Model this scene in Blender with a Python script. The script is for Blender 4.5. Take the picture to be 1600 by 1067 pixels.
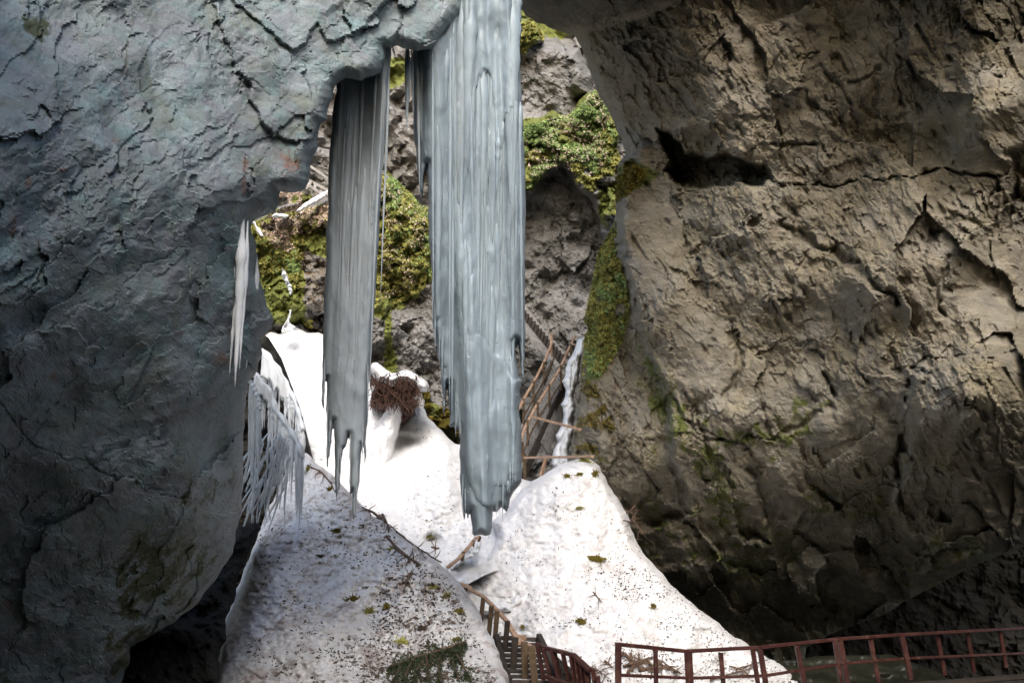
import bpy, math, random
import numpy as np
from mathutils import Vector, Matrix

for o in list(bpy.data.objects):
    bpy.data.objects.remove(o)
scene = bpy.context.scene
COL = scene.collection
R = math.radians

# ------------------------------------------------------------------ camera
PITCH = R(17.0)
FPX = 1400.0                      # focal length in pixels of a 1600 px wide frame
CAM = np.array([0.0, 0.0, 1.6])
cam_d = bpy.data.cameras.new('camera')
cam_d.sensor_width = 36.0
cam_d.lens = 36.0 * FPX / 1600.0
cam_d.clip_start = 0.1
cam_d.clip_end = 2000.0
cam = bpy.data.objects.new('camera', cam_d)
COL.objects.link(cam)
cam.location = CAM
cam.rotation_euler = (math.pi / 2 + PITCH, 0, 0)
scene.camera = cam

# ------------------------------------------------------------------ sky and sun
SUN_EL, SUN_AZ = 30.0, 179.0     # azimuth from +Y, clockwise seen from above
w = bpy.data.worlds.new('World')
scene.world = w
w.use_nodes = True
wn = w.node_tree
bg = wn.nodes['Background']
sky = wn.nodes.new('ShaderNodeTexSky')
sky.sky_type = 'NISHITA'
sky.sun_disc = False
sky.sun_elevation = R(SUN_EL)
sky.sun_rotation = R(SUN_AZ)
sky.air_density = 1.0
sky.dust_density = 2.5
sky.ozone_density = 1.0
wn.links.new(sky.outputs[0], bg.inputs[0])
bg.inputs[1].default_value = 0.15
sd = bpy.data.lights.new('sun', 'SUN')
sd.energy = 1.9
sd.angle = R(30.0)
sd.color = (1.0, 0.975, 0.945)
sun = bpy.data.objects.new('sun', sd)
COL.objects.link(sun)
S = Vector((math.sin(R(SUN_AZ)) * math.cos(R(SUN_EL)), math.cos(R(SUN_AZ)) * math.cos(R(SUN_EL)), math.sin(R(SUN_EL))))
sun.rotation_euler = S.to_track_quat('Z', 'Y').to_euler()
sun.location = S * 60

vs = scene.view_settings
vs.view_transform = 'Standard'
vs.look = 'None'
vs.gamma = 1.0
vs.use_curve_mapping = False
vs.exposure = 1.22
cy = scene.cycles
cy.use_denoising = True
cy.max_bounces = 6
cy.diffuse_bounces = 3
cy.glossy_bounces = 2
cy.transmission_bounces = 4
cy.transparent_max_bounces = 6
cy.caustics_reflective = False
cy.caustics_refractive = False
cy.sample_clamp_indirect = 6.0

# ------------------------------------------------------------------ geometry helpers
cp, sp = math.cos(PITCH), math.sin(PITCH)


def ray(px, py):
    """direction (unit depth along the lens axis) through a point of the 1600x1067 photo"""
    a = (np.asarray(px, float) - 800.0) / FPX
    b = (533.5 - np.asarray(py, float)) / FPX
    return np.stack([a, cp - b * sp, sp + b * cp], axis=-1)


def P(px, py, d):
    return CAM + ray(px, py) * np.asarray(d, float)[..., None]


def V(px, py, d):
    return Vector(P(px, py, float(d)))


# ---- noise (vectorised)
def h2(ix, iy, seed):
    a = (ix.astype(np.int64) * 374761393 + iy.astype(np.int64) * 668265263 + seed * 1442695041) & 0xffffffff
    a = ((a ^ (a >> 13)) * 1274126177) & 0xffffffff
    a = ((a ^ (a >> 16)) * 2246822519) & 0xffffffff
    a = a ^ (a >> 15)
    return (a & 0xffffff) / float(0xffffff)


def vn(x, y, seed=0):
    ix = np.floor(x); iy = np.floor(y)
    fx = x - ix; fy = y - iy
    fx = fx * fx * fx * (fx * (fx * 6 - 15) + 10); fy = fy * fy * fy * (fy * (fy * 6 - 15) + 10)
    a = h2(ix, iy, seed); b = h2(ix + 1, iy, seed); c = h2(ix, iy + 1, seed); d = h2(ix + 1, iy + 1, seed)
    return (a + (b - a) * fx) * (1 - fy) + (c + (d - c) * fx) * fy - 0.5


def fbm(x, y, oct=5, seed=0, gain=0.5):
    s = 0; a = 1.0; c, sn = math.cos(0.6), math.sin(0.6)
    for i in range(oct):
        s = s + a * vn(x, y, seed + i * 17)
        x, y = (c * x - sn * y) * 2.03 + 7.1, (sn * x + c * y) * 2.03 - 3.7
        a *= gain
    return s


def ridged(x, y, oct=4, seed=0):
    s = 0; a = 1.0
    for i in range(oct):
        s = s + a * (0.5 - np.abs(vn(x, y, seed + i * 31)) * 2)
        x = x * 2.1 + 3.3; y = y * 2.1 - 1.7
        a *= 0.5
    return s


def facet(x, y, seed=0, tilt=1.0, steps=0.5):
    """flat tilted cells with steps between them; returns height, gap (F2-F1)"""
    ix = np.floor(x); iy = np.floor(y)
    f1 = np.full(x.shape, 9.0); f2 = np.full(x.shape, 9.0); h = np.zeros(x.shape)
    for dx in (-1, 0, 1):
        for dy in (-1, 0, 1):
            cx = ix + dx; cyy = iy + dy
            px = cx + 0.1 + 0.8 * h2(cx, cyy, seed); py = cyy + 0.1 + 0.8 * h2(cx, cyy, seed + 1)
            ex = x - px; ey = y - py
            dd = ex * ex + ey * ey
            hh = tilt * (ex * (h2(cx, cyy, seed + 2) - 0.5) + ey * (h2(cx, cyy, seed + 3) - 0.5)) * 2 + steps * (h2(cx, cyy, seed + 4) - 0.5)
            closer = dd < f1
            f2 = np.where(closer, f1, np.minimum(f2, dd))
            h = np.where(closer, hh, h)
            f1 = np.where(closer, dd, f1)
    return h, np.sqrt(f2) - np.sqrt(f1)


def rot(x, y, deg, sx=1.0, sy=1.0):
    c, s = math.cos(R(deg)), math.sin(R(deg))
    return (c * x + s * y) * sx, (-s * x + c * y) * sy


def sstep(x, a, b):
    t = np.clip((x - a) / (b - a), 0, 1)
    return t * t * (3 - 2 * t)


def seg_dist(X, Y, pts, closed=True):
    best = np.full(X.shape, 1e9); bx = np.zeros(X.shape); by = np.zeros(X.shape)
    n = len(pts)
    for i in range(n if closed else n - 1):
        x0, y0 = pts[i]; x1, y1 = pts[(i + 1) % n]
        dx, dy = x1 - x0, y1 - y0
        L = dx * dx + dy * dy + 1e-9
        t = np.clip(((X - x0) * dx + (Y - y0) * dy) / L, 0, 1)
        qx = x0 + t * dx; qy = y0 + t * dy
        dd = (X - qx) ** 2 + (Y - qy) ** 2
        m = dd < best
        best = np.where(m, dd, best); bx = np.where(m, qx, bx); by = np.where(m, qy, by)
    return np.sqrt(best), bx, by


def inside(X, Y, pts):
    r = np.zeros(X.shape, bool); n = len(pts)
    for i in range(n):
        x0, y0 = pts[i]; x1, y1 = pts[(i + 1) % n]
        if y0 == y1:
            continue
        c = ((y0 > Y) != (y1 > Y)) & (X < (x1 - x0) * (Y - y0) / (y1 - y0) + x0)
        r ^= c
    return r


def region(X, Y, pts, soft):
    """1 inside the outline, 0 outside, blended over soft px"""
    d, _, _ = seg_dist(X, Y, pts)
    s = np.where(inside(X, Y, pts), d, -d)
    return sstep(s, -soft, soft)


def groove(X, Y, pts, wd, seed=0, wob=3.0):
    Xw = X + wob * fbm(X / 25, Y / 25, 3, seed) * 2; Yw = Y + wob * fbm(X / 25, Y / 25, 3, seed + 5) * 2
    d, _, _ = seg_dist(Xw, Yw, pts, False)
    w_ = wd * (0.35 + 1.3 * np.clip(0.5 + 1.1 * fbm(X / 16 + 9, Y / 16, 4, seed + 8), 0, 1))
    return np.exp(-(d / w_) ** 3)


def roughen(pts, amp=2.0, seg=8.0, seed=1, closed=True):
    rnd = random.Random(seed)
    out = []
    n = len(pts)
    for i in range(n if closed else n - 1):
        a = pts[i]; b = pts[(i + 1) % n]
        L = math.hypot(b[0] - a[0], b[1] - a[1])
        k = max(1, int(L / seg)); k = 2 ** max(0, round(math.log2(k)))
        pp = [a, b]; am = min(amp * 2, L * 0.12)
        while len(pp) <= k:
            q = []
            for j in range(len(pp) - 1):
                p0, p1 = pp[j], pp[j + 1]
                l = math.hypot(p1[0] - p0[0], p1[1] - p0[1]) + 1e-6
                o = rnd.uniform(-1, 1) * am
                q += [p0, ((p0[0] + p1[0]) / 2 - (p1[1] - p0[1]) / l * o, (p0[1] + p1[1]) / 2 + (p1[0] - p0[0]) / l * o)]
            q.append(pp[-1]); pp = q; am *= 0.55
        out += pp[:-1]
    if not closed:
        out.append(pts[-1])
    return out


def new_mesh(name, verts, faces, mat, parent=None, smooth=False, attr=None):
    """verts (N,3) array, faces list of arrays of ints (M,k)"""
    me = bpy.data.meshes.new(name)
    verts = np.asarray(verts, np.float32)
    if not isinstance(faces, list):
        faces = [faces]
    faces = [np.asarray(f, np.int32) for f in faces if len(f)]
    loops = np.concatenate([f.ravel() for f in faces])
    tot = np.concatenate([np.full(len(f), f.shape[1], np.int32) for f in faces])
    start = np.concatenate([[0], np.cumsum(tot)[:-1]]).astype(np.int32)
    me.vertices.add(len(verts)); me.vertices.foreach_set('co', verts.ravel())
    me.loops.add(len(loops)); me.loops.foreach_set('vertex_index', loops)
    me.polygons.add(len(tot)); me.polygons.foreach_set('loop_start', start)
    me.polygons.foreach_set('loop_total', tot)
    me.update(calc_edges=True)
    me.validate()
    me.polygons.foreach_set('use_smooth', np.full(len(me.polygons), smooth, bool))
    if attr is not None:
        ca = me.attributes.new('mask', 'FLOAT_COLOR', 'POINT')
        a = np.ones((len(verts), 4), np.float32); a[:, :attr.shape[1]] = attr
        ca.data.foreach_set('color', a.ravel())
    if mat is not None:
        me.materials.append(mat)
    o = bpy.data.objects.new(name, me)
    COL.objects.link(o)
    if parent is not None:
        o.parent = parent
    return o


class Surf:
    pass


def relief(name, poly, dfun, step, roll_px, roll_m, thick, mat, parent=None, mask=None, smooth=False, rough_amp=0, seed=1, seg=8.0, pw=2.0):
    """a solid body whose outline is `poly`, front surface at depth dfun, its rim rolled back, closed behind"""
    if rough_amp:
        poly = roughen(poly, rough_amp, seg, seed)
    pa = np.array(poly)
    x0, y0 = pa.min(0) - step * 2; x1, y1 = pa.max(0) + step * 2
    xs = np.arange(x0, x1 + step, step); ys = np.arange(y0, y1 + step, step)
    X, Y = np.meshgrid(xs, ys)
    ins = inside(X, Y, poly)
    dist, qx, qy = seg_dist(X, Y, poly)
    nb = np.zeros_like(ins)
    nb[1:] |= ins[:-1]; nb[:-1] |= ins[1:]; nb[:, 1:] |= ins[:, :-1]; nb[:, :-1] |= ins[:, 1:]
    nb2 = nb.copy(); nb2[:, 1:] |= nb[:, :-1]; nb2[:, :-1] |= nb[:, 1:]
    nb2 &= ~ins
    nb2 &= dist < step * 1.6
    Xs = np.where(nb2, qx, X); Ys = np.where(nb2, qy, Y)
    dist = np.where(ins, dist, 0)
    use = ins | nb2
    t = np.clip(dist / roll_px, 0, 1)
    D = dfun(Xs, Ys) + roll_m * (1 - np.power(np.maximum(0, 1 - (1 - t) ** pw), 1 / pw))
    f = use[:-1, :-1] & use[1:, :-1] & use[:-1, 1:] & use[1:, 1:]
    f &= ins[:-1, :-1] | ins[1:, :-1] | ins[:-1, 1:] | ins[1:, 1:]
    idx = -np.ones(X.shape, np.int64)
    cells = np.argwhere(f)
    used = np.zeros_like(use)
    r, c = cells[:, 0], cells[:, 1]
    for a, b in ((0, 0), (1, 0), (0, 1), (1, 1)):
        used[r + a, c + b] = True
    n = used.sum(); idx[used] = np.arange(n)
    front = np.stack([idx[r, c], idx[r + 1, c], idx[r + 1, c + 1], idx[r, c + 1]], 1)
    pf = P(Xs[used], Ys[used], D[used])
    # thickness: back skin kept coarse in relief, follows base depth
    pb = P(Xs[used], Ys[used], D[used] + (thick(Xs[used], Ys[used]) if callable(thick) else thick))
    back = front[:, ::-1] + n
    E = np.concatenate([front[:, [0, 1]], front[:, [1, 2]], front[:, [2, 3]], front[:, [3, 0]]])
    key = np.sort(E, 1); kk = key[:, 0] * (n + 1) + key[:, 1]
    u, inv, cnt = np.unique(kk, return_inverse=True, return_counts=True)
    be = E[cnt[inv.ravel()] == 1]
    side = np.stack([be[:, 1], be[:, 0], be[:, 0] + n, be[:, 1] + n], 1)
    att = None
    if mask is not None:
        m = mask(Xs[used], Ys[used])
        att = np.concatenate([m, m])
    o = new_mesh(name, np.concatenate([pf, pb]), [front, back, side], mat, parent, smooth, att)
    s = Surf(); s.o = o; s.xs = xs; s.ys = ys; s.D = D; s.used = used; s.poly = poly; s.X = Xs; s.Y = Ys; s.step = step
    return s


def on(s, px, py, lift=0.0):
    """depth of a relief surface under a photo point"""
    i = int(np.clip(round((py - s.ys[0]) / s.step), 0, len(s.ys) - 1)); j = int(np.clip(round((px - s.xs[0]) / s.step), 0, len(s.xs) - 1))
    return float(s.D[i, j]) - lift


class MB:
    def __init__(self):
        self.v = []; self.f = {}; self.n = 0

    def add(self, verts, faces):
        verts = np.asarray(verts, float)
        self.v.append(verts)
        for fc in faces:
            self.f.setdefault(len(fc), []).append([i + self.n for i in fc])
        self.n += len(verts)

    def beam(self, a, b, w, h, up=(0, 0, 1), bev=0.0):
        a = Vector(a); b = Vector(b); d = (b - a)
        L = d.length
        if L < 1e-6:
            return
        d.normalize()
        up = Vector(up)
        if abs(d.dot(up)) > 0.95:
            up = Vector((0, 1, 0))
        s = d.cross(up).normalized(); u = s.cross(d).normalized()
        e = min(w, h) * 0.14
        prof = [(-w / 2 + e, -h / 2), (w / 2 - e, -h / 2), (w / 2, -h / 2 + e), (w / 2, h / 2 - e), (w / 2 - e, h / 2), (-w / 2 + e, h / 2), (-w / 2, h / 2 - e), (-w / 2, -h / 2 + e)]
        vs_ = [a + s * x + u * y for x, y in prof] + [b + s * x + u * y for x, y in prof]
        fs = [(i, (i + 1) % 8, 8 + (i + 1) % 8, 8 + i) for i in range(8)] + [tuple(range(7, -1, -1)), tuple(range(8, 16))]
        self.add(vs_, fs)

    def tube(self, pts, rad, k=6):
        pts = [Vector(p) for p in pts]
        if not hasattr(rad, '__len__'):
            rad = [rad] * len(pts)
        vs_ = []
        prev = None
        for i, p in enumerate(pts):
            d = (pts[min(i + 1, len(pts) - 1)] - pts[max(i - 1, 0)])
            d.normalize() if d.length > 1e-9 else None
            if prev is None:
                s = d.cross(Vector((0.31, 0.2, 0.93))).normalized()
            else:
                s = (prev - d * prev.dot(d)).normalized()
            prev = s
            u = d.cross(s)
            for j in range(k):
                an = 2 * math.pi * j / k
                vs_.append(p + (s * math.cos(an) + u * math.sin(an)) * rad[i])
        fs = [(i * k + j, i * k + (j + 1) % k, (i + 1) * k + (j + 1) % k, (i + 1) * k + j) for i in range(len(pts) - 1) for j in range(k)]
        m = len(pts)
        fs += [tuple(range(k - 1, -1, -1)), tuple(range((m - 1) * k, m * k))]
        self.add(vs_, fs)

    def build(self, name, mat, parent=None, smooth=False):
        return new_mesh(name, np.concatenate(self.v), [np.array(f) for f in self.f.values()], mat, parent, smooth)


def tag(o, label=None, cat=None, group=None, kind=None):
    if label: o['label'] = label
    if cat: o['category'] = cat
    if group: o['group'] = group
    if kind: o['kind'] = kind
    return o


def empty(name, loc):
    o = bpy.data.objects.new(name, None)
    COL.objects.link(o)
    o.location = loc
    bpy.context.view_layer.update()
    return o


def adopt(child, root):
    """parent a mesh built in world coordinates"""
    child.parent = root
    child.matrix_parent_inverse = Matrix.Translation(-Vector(root.location))


# ------------------------------------------------------------------ materials
class NT:
    def __init__(self, name):
        self.m = bpy.data.materials.new(name)
        self.m.use_nodes = True
        self.t = self.m.node_tree
        self.b = self.t.nodes['Principled BSDF']

    def n(self, typ, **kw):
        nd = self.t.nodes.new(typ)
        for k, v in kw.items():
            if k.startswith('i_'):
                nd.inputs[k[2:].replace('_', ' ')].default_value = v
            else:
                setattr(nd, k, v)
        return nd

    def l(self, a, b):
        self.t.links.new(a, b)

    def coords(self, scale=(1, 1, 1), rotd=(0, 0, 0)):
        tc = self.n('ShaderNodeTexCoord')
        mp = self.n('ShaderNodeMapping')
        mp.inputs['Scale'].default_value = scale
        mp.inputs['Rotation'].default_value = [R(a) for a in rotd]
        self.l(tc.outputs['Object'], mp.inputs['Vector'])
        return mp.outputs[0]

    def noise(self, vec, scale, detail=6, rough=0.6, dist=0.0):
        nd = self.n('ShaderNodeTexNoise')
        nd.inputs['Scale'].default_value = scale
        nd.inputs['Detail'].default_value = detail
        nd.inputs['Roughness'].default_value = rough
        nd.inputs['Distortion'].default_value = dist
        self.l(vec, nd.inputs['Vector'])
        return nd.outputs['Fac']

    def ramp(self, fac, stops):
        nd = self.n('ShaderNodeValToRGB')
        el = nd.color_ramp.elements
        while len(el) < len(stops):
            el.new(0.5)
        for e, (p, c) in zip(el, stops):
            e.position = p
            e.color = (*c, 1) if hasattr(c, '__len__') else (c, c, c, 1)
        self.l(fac, nd.inputs[0])
        return nd.outputs[0]

    def mix(self, fac, a, b, mode='MIX'):
        nd = self.n('ShaderNodeMix', data_type='RGBA', blend_type=mode)
        for sock, val in ((nd.inputs[0], fac), (nd.inputs[6], a), (nd.inputs[7], b)):
            if hasattr(val, 'links') or isinstance(val, bpy.types.NodeSocket):
                self.l(val, sock)
            elif hasattr(val, '__len__'):
                sock.default_value = (*val, 1)
            else:
                sock.default_value = val
        return nd.outputs[2]

    def math(self, op, a, b=0.0, clamp=False):
        nd = self.n('ShaderNodeMath', operation=op, use_clamp=clamp)
        for sock, val in ((nd.inputs[0], a), (nd.inputs[1], b)):
            if isinstance(val, bpy.types.NodeSocket):
                self.l(val, sock)
            else:
                sock.default_value = val
        return nd.outputs[0]

    def bump(self, hgt, strength, dist, prev=None):
        nd = self.n('ShaderNodeBump')
        nd.inputs['Strength'].default_value = strength
        nd.inputs['Distance'].default_value = dist
        self.l(hgt, nd.inputs['Height'])
        if prev is not None:
            self.l(prev, nd.inputs['Normal'])
        return nd.outputs[0]


def rock_material(name, stops, fine=1.0, rotd=(0, 0, 0), stretch=(1, 1, 1), rough=(0.45, 0.75), moss=((0.06, 0.07, 0.02), (0.22, 0.25, 0.06)), rust=(0.13, 0.045, 0.02), bump=1.0, spec=0.35, lich=(0.2, 0.22, 0.16), hues=None):
    t = NT(name)
    co = t.coords()
    cs = t.coords(stretch, rotd)
    big = t.noise(co, 0.55 * fine, 6, 0.62, 0.6)
    col = t.ramp(big, stops)
    if hues:
        for k, hc in enumerate(hues):
            hn = t.noise(t.coords((1, 1, 1), (20 * k, 30, 40 + 70 * k)), (0.9 + 0.5 * k) * fine, 7, 0.66, 0.8)
            col = t.mix(t.ramp(hn, [(0.48, 0.0), (0.62, 0.75)]), col, hc)
    st = t.noise(cs, 3.0 * fine, 8, 0.68, 1.0)
    col = t.mix(0.85, col, t.ramp(st, [(0.25, 0.6), (0.5, 0.97), (0.75, 1.25)]), 'MULTIPLY')
    vo = t.n('ShaderNodeTexVoronoi', feature='F1')
    vo.inputs['Scale'].default_value = 2.6 * fine
    dv = t.n('ShaderNodeVectorMath', operation='ADD')
    nn = t.n('ShaderNodeTexNoise'); nn.inputs['Scale'].default_value = 2.2 * fine; nn.inputs['Detail'].default_value = 5
    t.l(cs, nn.inputs['Vector'])
    t.l(cs, dv.inputs[0]); t.l(nn.outputs['Color'], dv.inputs[1])
    t.l(dv.outputs[0], vo.inputs['Vector'])
    col = t.mix(0.45, col, t.ramp(vo.outputs['Color'], [(0.0, 0.65), (1.0, 1.3)]), 'MULTIPLY')
    lp = t.noise(co, 1.7 * fine, 7, 0.7, 0.4)
    col = t.mix(t.ramp(lp, [(0.56, 0.0), (0.68, 0.55)]), col, lich)
    sp_ = t.noise(co, 38 * fine, 3, 0.7)
    col = t.mix(0.6, col, t.ramp(sp_, [(0.3, 0.6), (0.55, 1.0), (0.75, 1.35)]), 'MULTIPLY')
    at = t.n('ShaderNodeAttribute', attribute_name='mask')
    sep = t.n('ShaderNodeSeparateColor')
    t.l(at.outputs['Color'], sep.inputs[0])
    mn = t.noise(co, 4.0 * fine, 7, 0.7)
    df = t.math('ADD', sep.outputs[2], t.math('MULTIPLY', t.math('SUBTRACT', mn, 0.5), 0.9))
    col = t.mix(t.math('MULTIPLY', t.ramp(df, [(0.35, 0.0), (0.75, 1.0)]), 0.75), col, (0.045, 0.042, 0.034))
    mf = t.math('ADD', t.math('MULTIPLY', sep.outputs[0], 1.5), t.math('MULTIPLY', t.math('SUBTRACT', mn, 0.5), 2.0))
    mfac = t.ramp(mf, [(0.42, 0.0), (0.62, 1.0)])
    mcol = t.mix(t.noise(co, 9 * fine, 5, 0.7), moss[0], moss[1])
    rf = t.math('ADD', sep.outputs[1], t.math('MULTIPLY', t.math('SUBTRACT', t.noise(co, 7.0 * fine, 8, 0.75, 0.5), 0.5), 2.6))
    col = t.mix(t.ramp(rf, [(0.5, 0.0), (0.95, 0.75)]), col, rust)
    col = t.mix(mfac, col, mcol)
    t.l(col, t.b.inputs['Base Color'])
    rg = t.n('ShaderNodeMapRange'); t.l(st, rg.inputs[0]); rg.inputs[3].default_value = rough[0]; rg.inputs[4].default_value = rough[1]
    t.l(rg.outputs[0], t.b.inputs['Roughness'])
    t.b.inputs['Specular IOR Level'].default_value = spec
    vc = t.n('ShaderNodeTexVoronoi', feature='DISTANCE_TO_EDGE')
    vc.inputs['Scale'].default_value = 3.3 * fine
    t.l(dv.outputs[0], vc.inputs['Vector'])
    crack = t.ramp(vc.outputs['Distance'], [(0.0, 0.0), (0.03, 1.0)])
    b1 = t.bump(t.noise(cs, 6 * fine, 10, 0.72, 0.8), 0.9 * bump, 0.07 / fine)
    b2 = t.bump(crack, 0.2 * bump, 0.015 / fine, b1)
    b3 = t.bump(t.noise(co, 30 * fine, 8, 0.8), 0.9 * bump, 0.02 / fine, b2)
    t.l(b3, t.b.inputs['Normal'])
    return t.m


M = {}
M['slate'] = rock_material('slate_rock', [(0.25, (0.1, 0.11, 0.112)), (0.42, (0.17, 0.2, 0.2)), (0.55, (0.225, 0.265, 0.275)), (0.72, (0.26, 0.33, 0.345))], fine=1.6, rotd=(0, 50, 0), stretch=(0.55, 1, 1.9), hues=((0.13, 0.145, 0.11), (0.15, 0.235, 0.24), (0.2, 0.205, 0.225)), lich=(0.25, 0.265, 0.27), rust=(0.17, 0.06, 0.03), bump=0.75, moss=((0.03, 0.04, 0.015), (0.07, 0.075, 0.025)), rough=(0.4, 0.62), spec=0.45)
M['limestone'] = rock_material('brown_limestone_rock', [(0.25, (0.19, 0.16, 0.115)), (0.45, (0.295, 0.258, 0.195)), (0.6, (0.345, 0.308, 0.24)), (0.75, (0.4, 0.37, 0.305))], fine=0.75, rotd=(0, -62, 0), stretch=(0.5, 1, 1.9), lich=(0.38, 0.355, 0.3), hues=((0.29, 0.25, 0.16), (0.34, 0.315, 0.27)), rough=(0.5, 0.8), bump=1.5)
M['grey_rock'] = rock_material('grey_violet_rock', [(0.25, (0.11, 0.105, 0.09)), (0.45, (0.215, 0.205, 0.19)), (0.62, (0.3, 0.29, 0.285)), (0.78, (0.39, 0.38, 0.39))], fine=0.6, rotd=(0, 30, 0), stretch=(0.7, 1, 1.5), moss=((0.07, 0.08, 0.02), (0.27, 0.3, 0.07)), rust=(0.2, 0.12, 0.04), lich=(0.27, 0.25, 0.25), bump=1.3, rough=(0.4, 0.7))
M['pit_rock'] = rock_material('dark_pit_rock', [(0.25, (0.05, 0.05, 0.045)), (0.5, (0.09, 0.09, 0.08)), (0.75, (0.13, 0.125, 0.11))], fine=0.6)


def snow_material(name, dirt, tone=(0.8, 0.8, 0.81)):
    t = NT(name)
    co = t.coords()
    a = t.noise(co, 1.1, 6, 0.65, 0.5)
    col = t.mix(t.ramp(a, [(0.45, 0.0), (0.75, 1.0)]), tone, tuple(c * (1 - 0.3 * dirt) * k for c, k in zip(tone, (1.0, 0.97, 0.95))))
    d = t.noise(co, 9.0, 9, 0.75, 0.3)
    e = t.noise(t.coords((1, 0.35, 1), (0, 0, 35)), 2.6, 6, 0.7, 0.8)
    f = t.math('ADD', d, t.math('MULTIPLY', t.math('SUBTRACT', e, 0.5), 1.5))
    col = t.mix(t.math('MULTIPLY', t.ramp(f, [(0.5, 0.0), (0.72, 1.0)]), dirt), col, (0.34, 0.27, 0.24))
    gr = t.noise(co, 16.0, 6, 0.75)
    col = t.mix(t.math('MULTIPLY', t.ramp(gr, [(0.35, 1.0), (0.55, 0.0)]), 0.35 + 0.3 * dirt), col, (0.52, 0.5, 0.5))
    g = t.noise(co, 55.0, 5, 0.8)
    col = t.mix(t.math('MULTIPLY', t.ramp(g, [(0.6, 0.0), (0.72, 1.0)]), dirt), col, (0.2, 0.15, 0.12))
    t.l(col, t.b.inputs['Base Color'])
    t.b.inputs['Roughness'].default_value = 0.55
    t.b.inputs['Specular IOR Level'].default_value = 0.3
    b1 = t.bump(t.noise(co, 5.0, 8, 0.7), 0.7, 0.1)
    b2 = t.bump(t.noise(co, 22.0, 8, 0.75), 0.9, 0.03, b1)
    t.l(b2, t.b.inputs['Normal'])
    return t.m


M['snow_dirty'] = snow_material('dirty_snow', 0.95, (0.8, 0.79, 0.785))
M['snow_cone'] = snow_material('old_snow', 0.4)
M['snow'] = snow_material('fresh_snow', 0.15, (0.8, 0.805, 0.815))


def ice_material(name, ca, cb, trans=0.25, streak=9.0, rough=0.22, bump=0.6, sss=0.0):
    t = NT(name)
    cs = t.coords((1, 1, 0.11))
    n1 = t.noise(cs, streak, 6, 0.6, 0.2)
    n2 = t.noise(t.coords((1, 1, 0.25)), streak * 0.25, 4, 0.6, 0.3)
    col = t.mix(t.ramp(n1, [(0.3, 0.0), (0.7, 1.0)]), ca, cb)
    col = t.mix(0.5, col, t.ramp(n2, [(0.3, 0.8), (0.7, 1.15)]), 'MULTIPLY')
    t.l(col, t.b.inputs['Base Color'])
    t.b.inputs['Roughness'].default_value = rough
    t.b.inputs['Subsurface Weight'].default_value = sss
    t.b.inputs['Subsurface Radius'].default_value = (0.7, 0.85, 1.0)
    t.b.inputs['Subsurface Scale'].default_value = 0.12
    t.b.inputs['Coat Weight'].default_value = 0.06
    t.b.inputs['Coat Roughness'].default_value = 0.12
    t.b.inputs['IOR'].default_value = 1.31
    t.b.inputs['Transmission Weight'].default_value = trans
    t.b.inputs['Specular IOR Level'].default_value = 0.5
    b1 = t.bump(t.noise(cs, streak * 2.5, 6, 0.65), bump, 0.03)
    b2 = t.bump(t.noise(t.coords((1, 1, 0.5)), 45, 3, 0.6), bump * 0.4, 0.006, b1)
    t.l(b2, t.b.inputs['Normal'])
    return t.m


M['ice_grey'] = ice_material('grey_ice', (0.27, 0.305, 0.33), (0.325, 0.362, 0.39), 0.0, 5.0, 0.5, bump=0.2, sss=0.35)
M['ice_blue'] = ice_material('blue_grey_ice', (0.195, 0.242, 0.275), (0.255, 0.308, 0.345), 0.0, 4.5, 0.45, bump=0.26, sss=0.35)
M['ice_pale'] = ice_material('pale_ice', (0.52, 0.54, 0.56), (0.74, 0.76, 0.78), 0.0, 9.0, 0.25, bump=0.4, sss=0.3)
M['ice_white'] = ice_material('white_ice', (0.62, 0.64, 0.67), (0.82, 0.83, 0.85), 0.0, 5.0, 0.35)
M['ice_path'] = ice_material('grey_path_ice', (0.5, 0.5, 0.51), (0.66, 0.67, 0.69), 0.0, 3.0, 0.4)


def plain(name, ca, cb, scale=8.0, rough=0.7, stretch=(1, 1, 1), bump=0.4, metal=0.0, spec=0.3):
    t = NT(name)
    co = t.coords(stretch)
    n1 = t.noise(co, scale, 6, 0.7, 0.3)
    t.l(t.ramp(n1, [(0.3, ca), (0.7, cb)]), t.b.inputs['Base Color'])
    t.b.inputs['Roughness'].default_value = rough
    t.b.inputs['Metallic'].default_value = metal
    t.b.inputs['Specular IOR Level'].default_value = spec
    t.l(t.bump(t.noise(co, scale * 3, 5, 0.7), bump, 0.01), t.b.inputs['Normal'])
    return t.m


M['rail_wood'] = plain('weathered_handrail_wood', (0.22, 0.12, 0.07), (0.46, 0.32, 0.22), 6, 0.6)
M['leaf'] = plain('pale_dead_leaves', (0.3, 0.2, 0.13), (0.55, 0.46, 0.4), 3)
M['shade_black'] = plain('shade_black_rock', (0.01, 0.01, 0.009), (0.028, 0.026, 0.022), 2, 0.8, spec=0.1)  # near-black colour standing in for deep shade
M['post_wood'] = plain('brown_post_wood', (0.04, 0.026, 0.015), (0.14, 0.095, 0.055), 7)
M['dark_wood'] = plain('dark_wet_wood', (0.014, 0.011, 0.009), (0.05, 0.038, 0.03), 7)
M['grey_wood'] = plain('grey_weathered_wood', (0.12, 0.11, 0.1), (0.3, 0.28, 0.26), 5)
M['red_paint'] = plain('dark_red_paint', (0.022, 0.008, 0.006), (0.075, 0.013, 0.01), 6, 0.5, spec=0.35)
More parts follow.
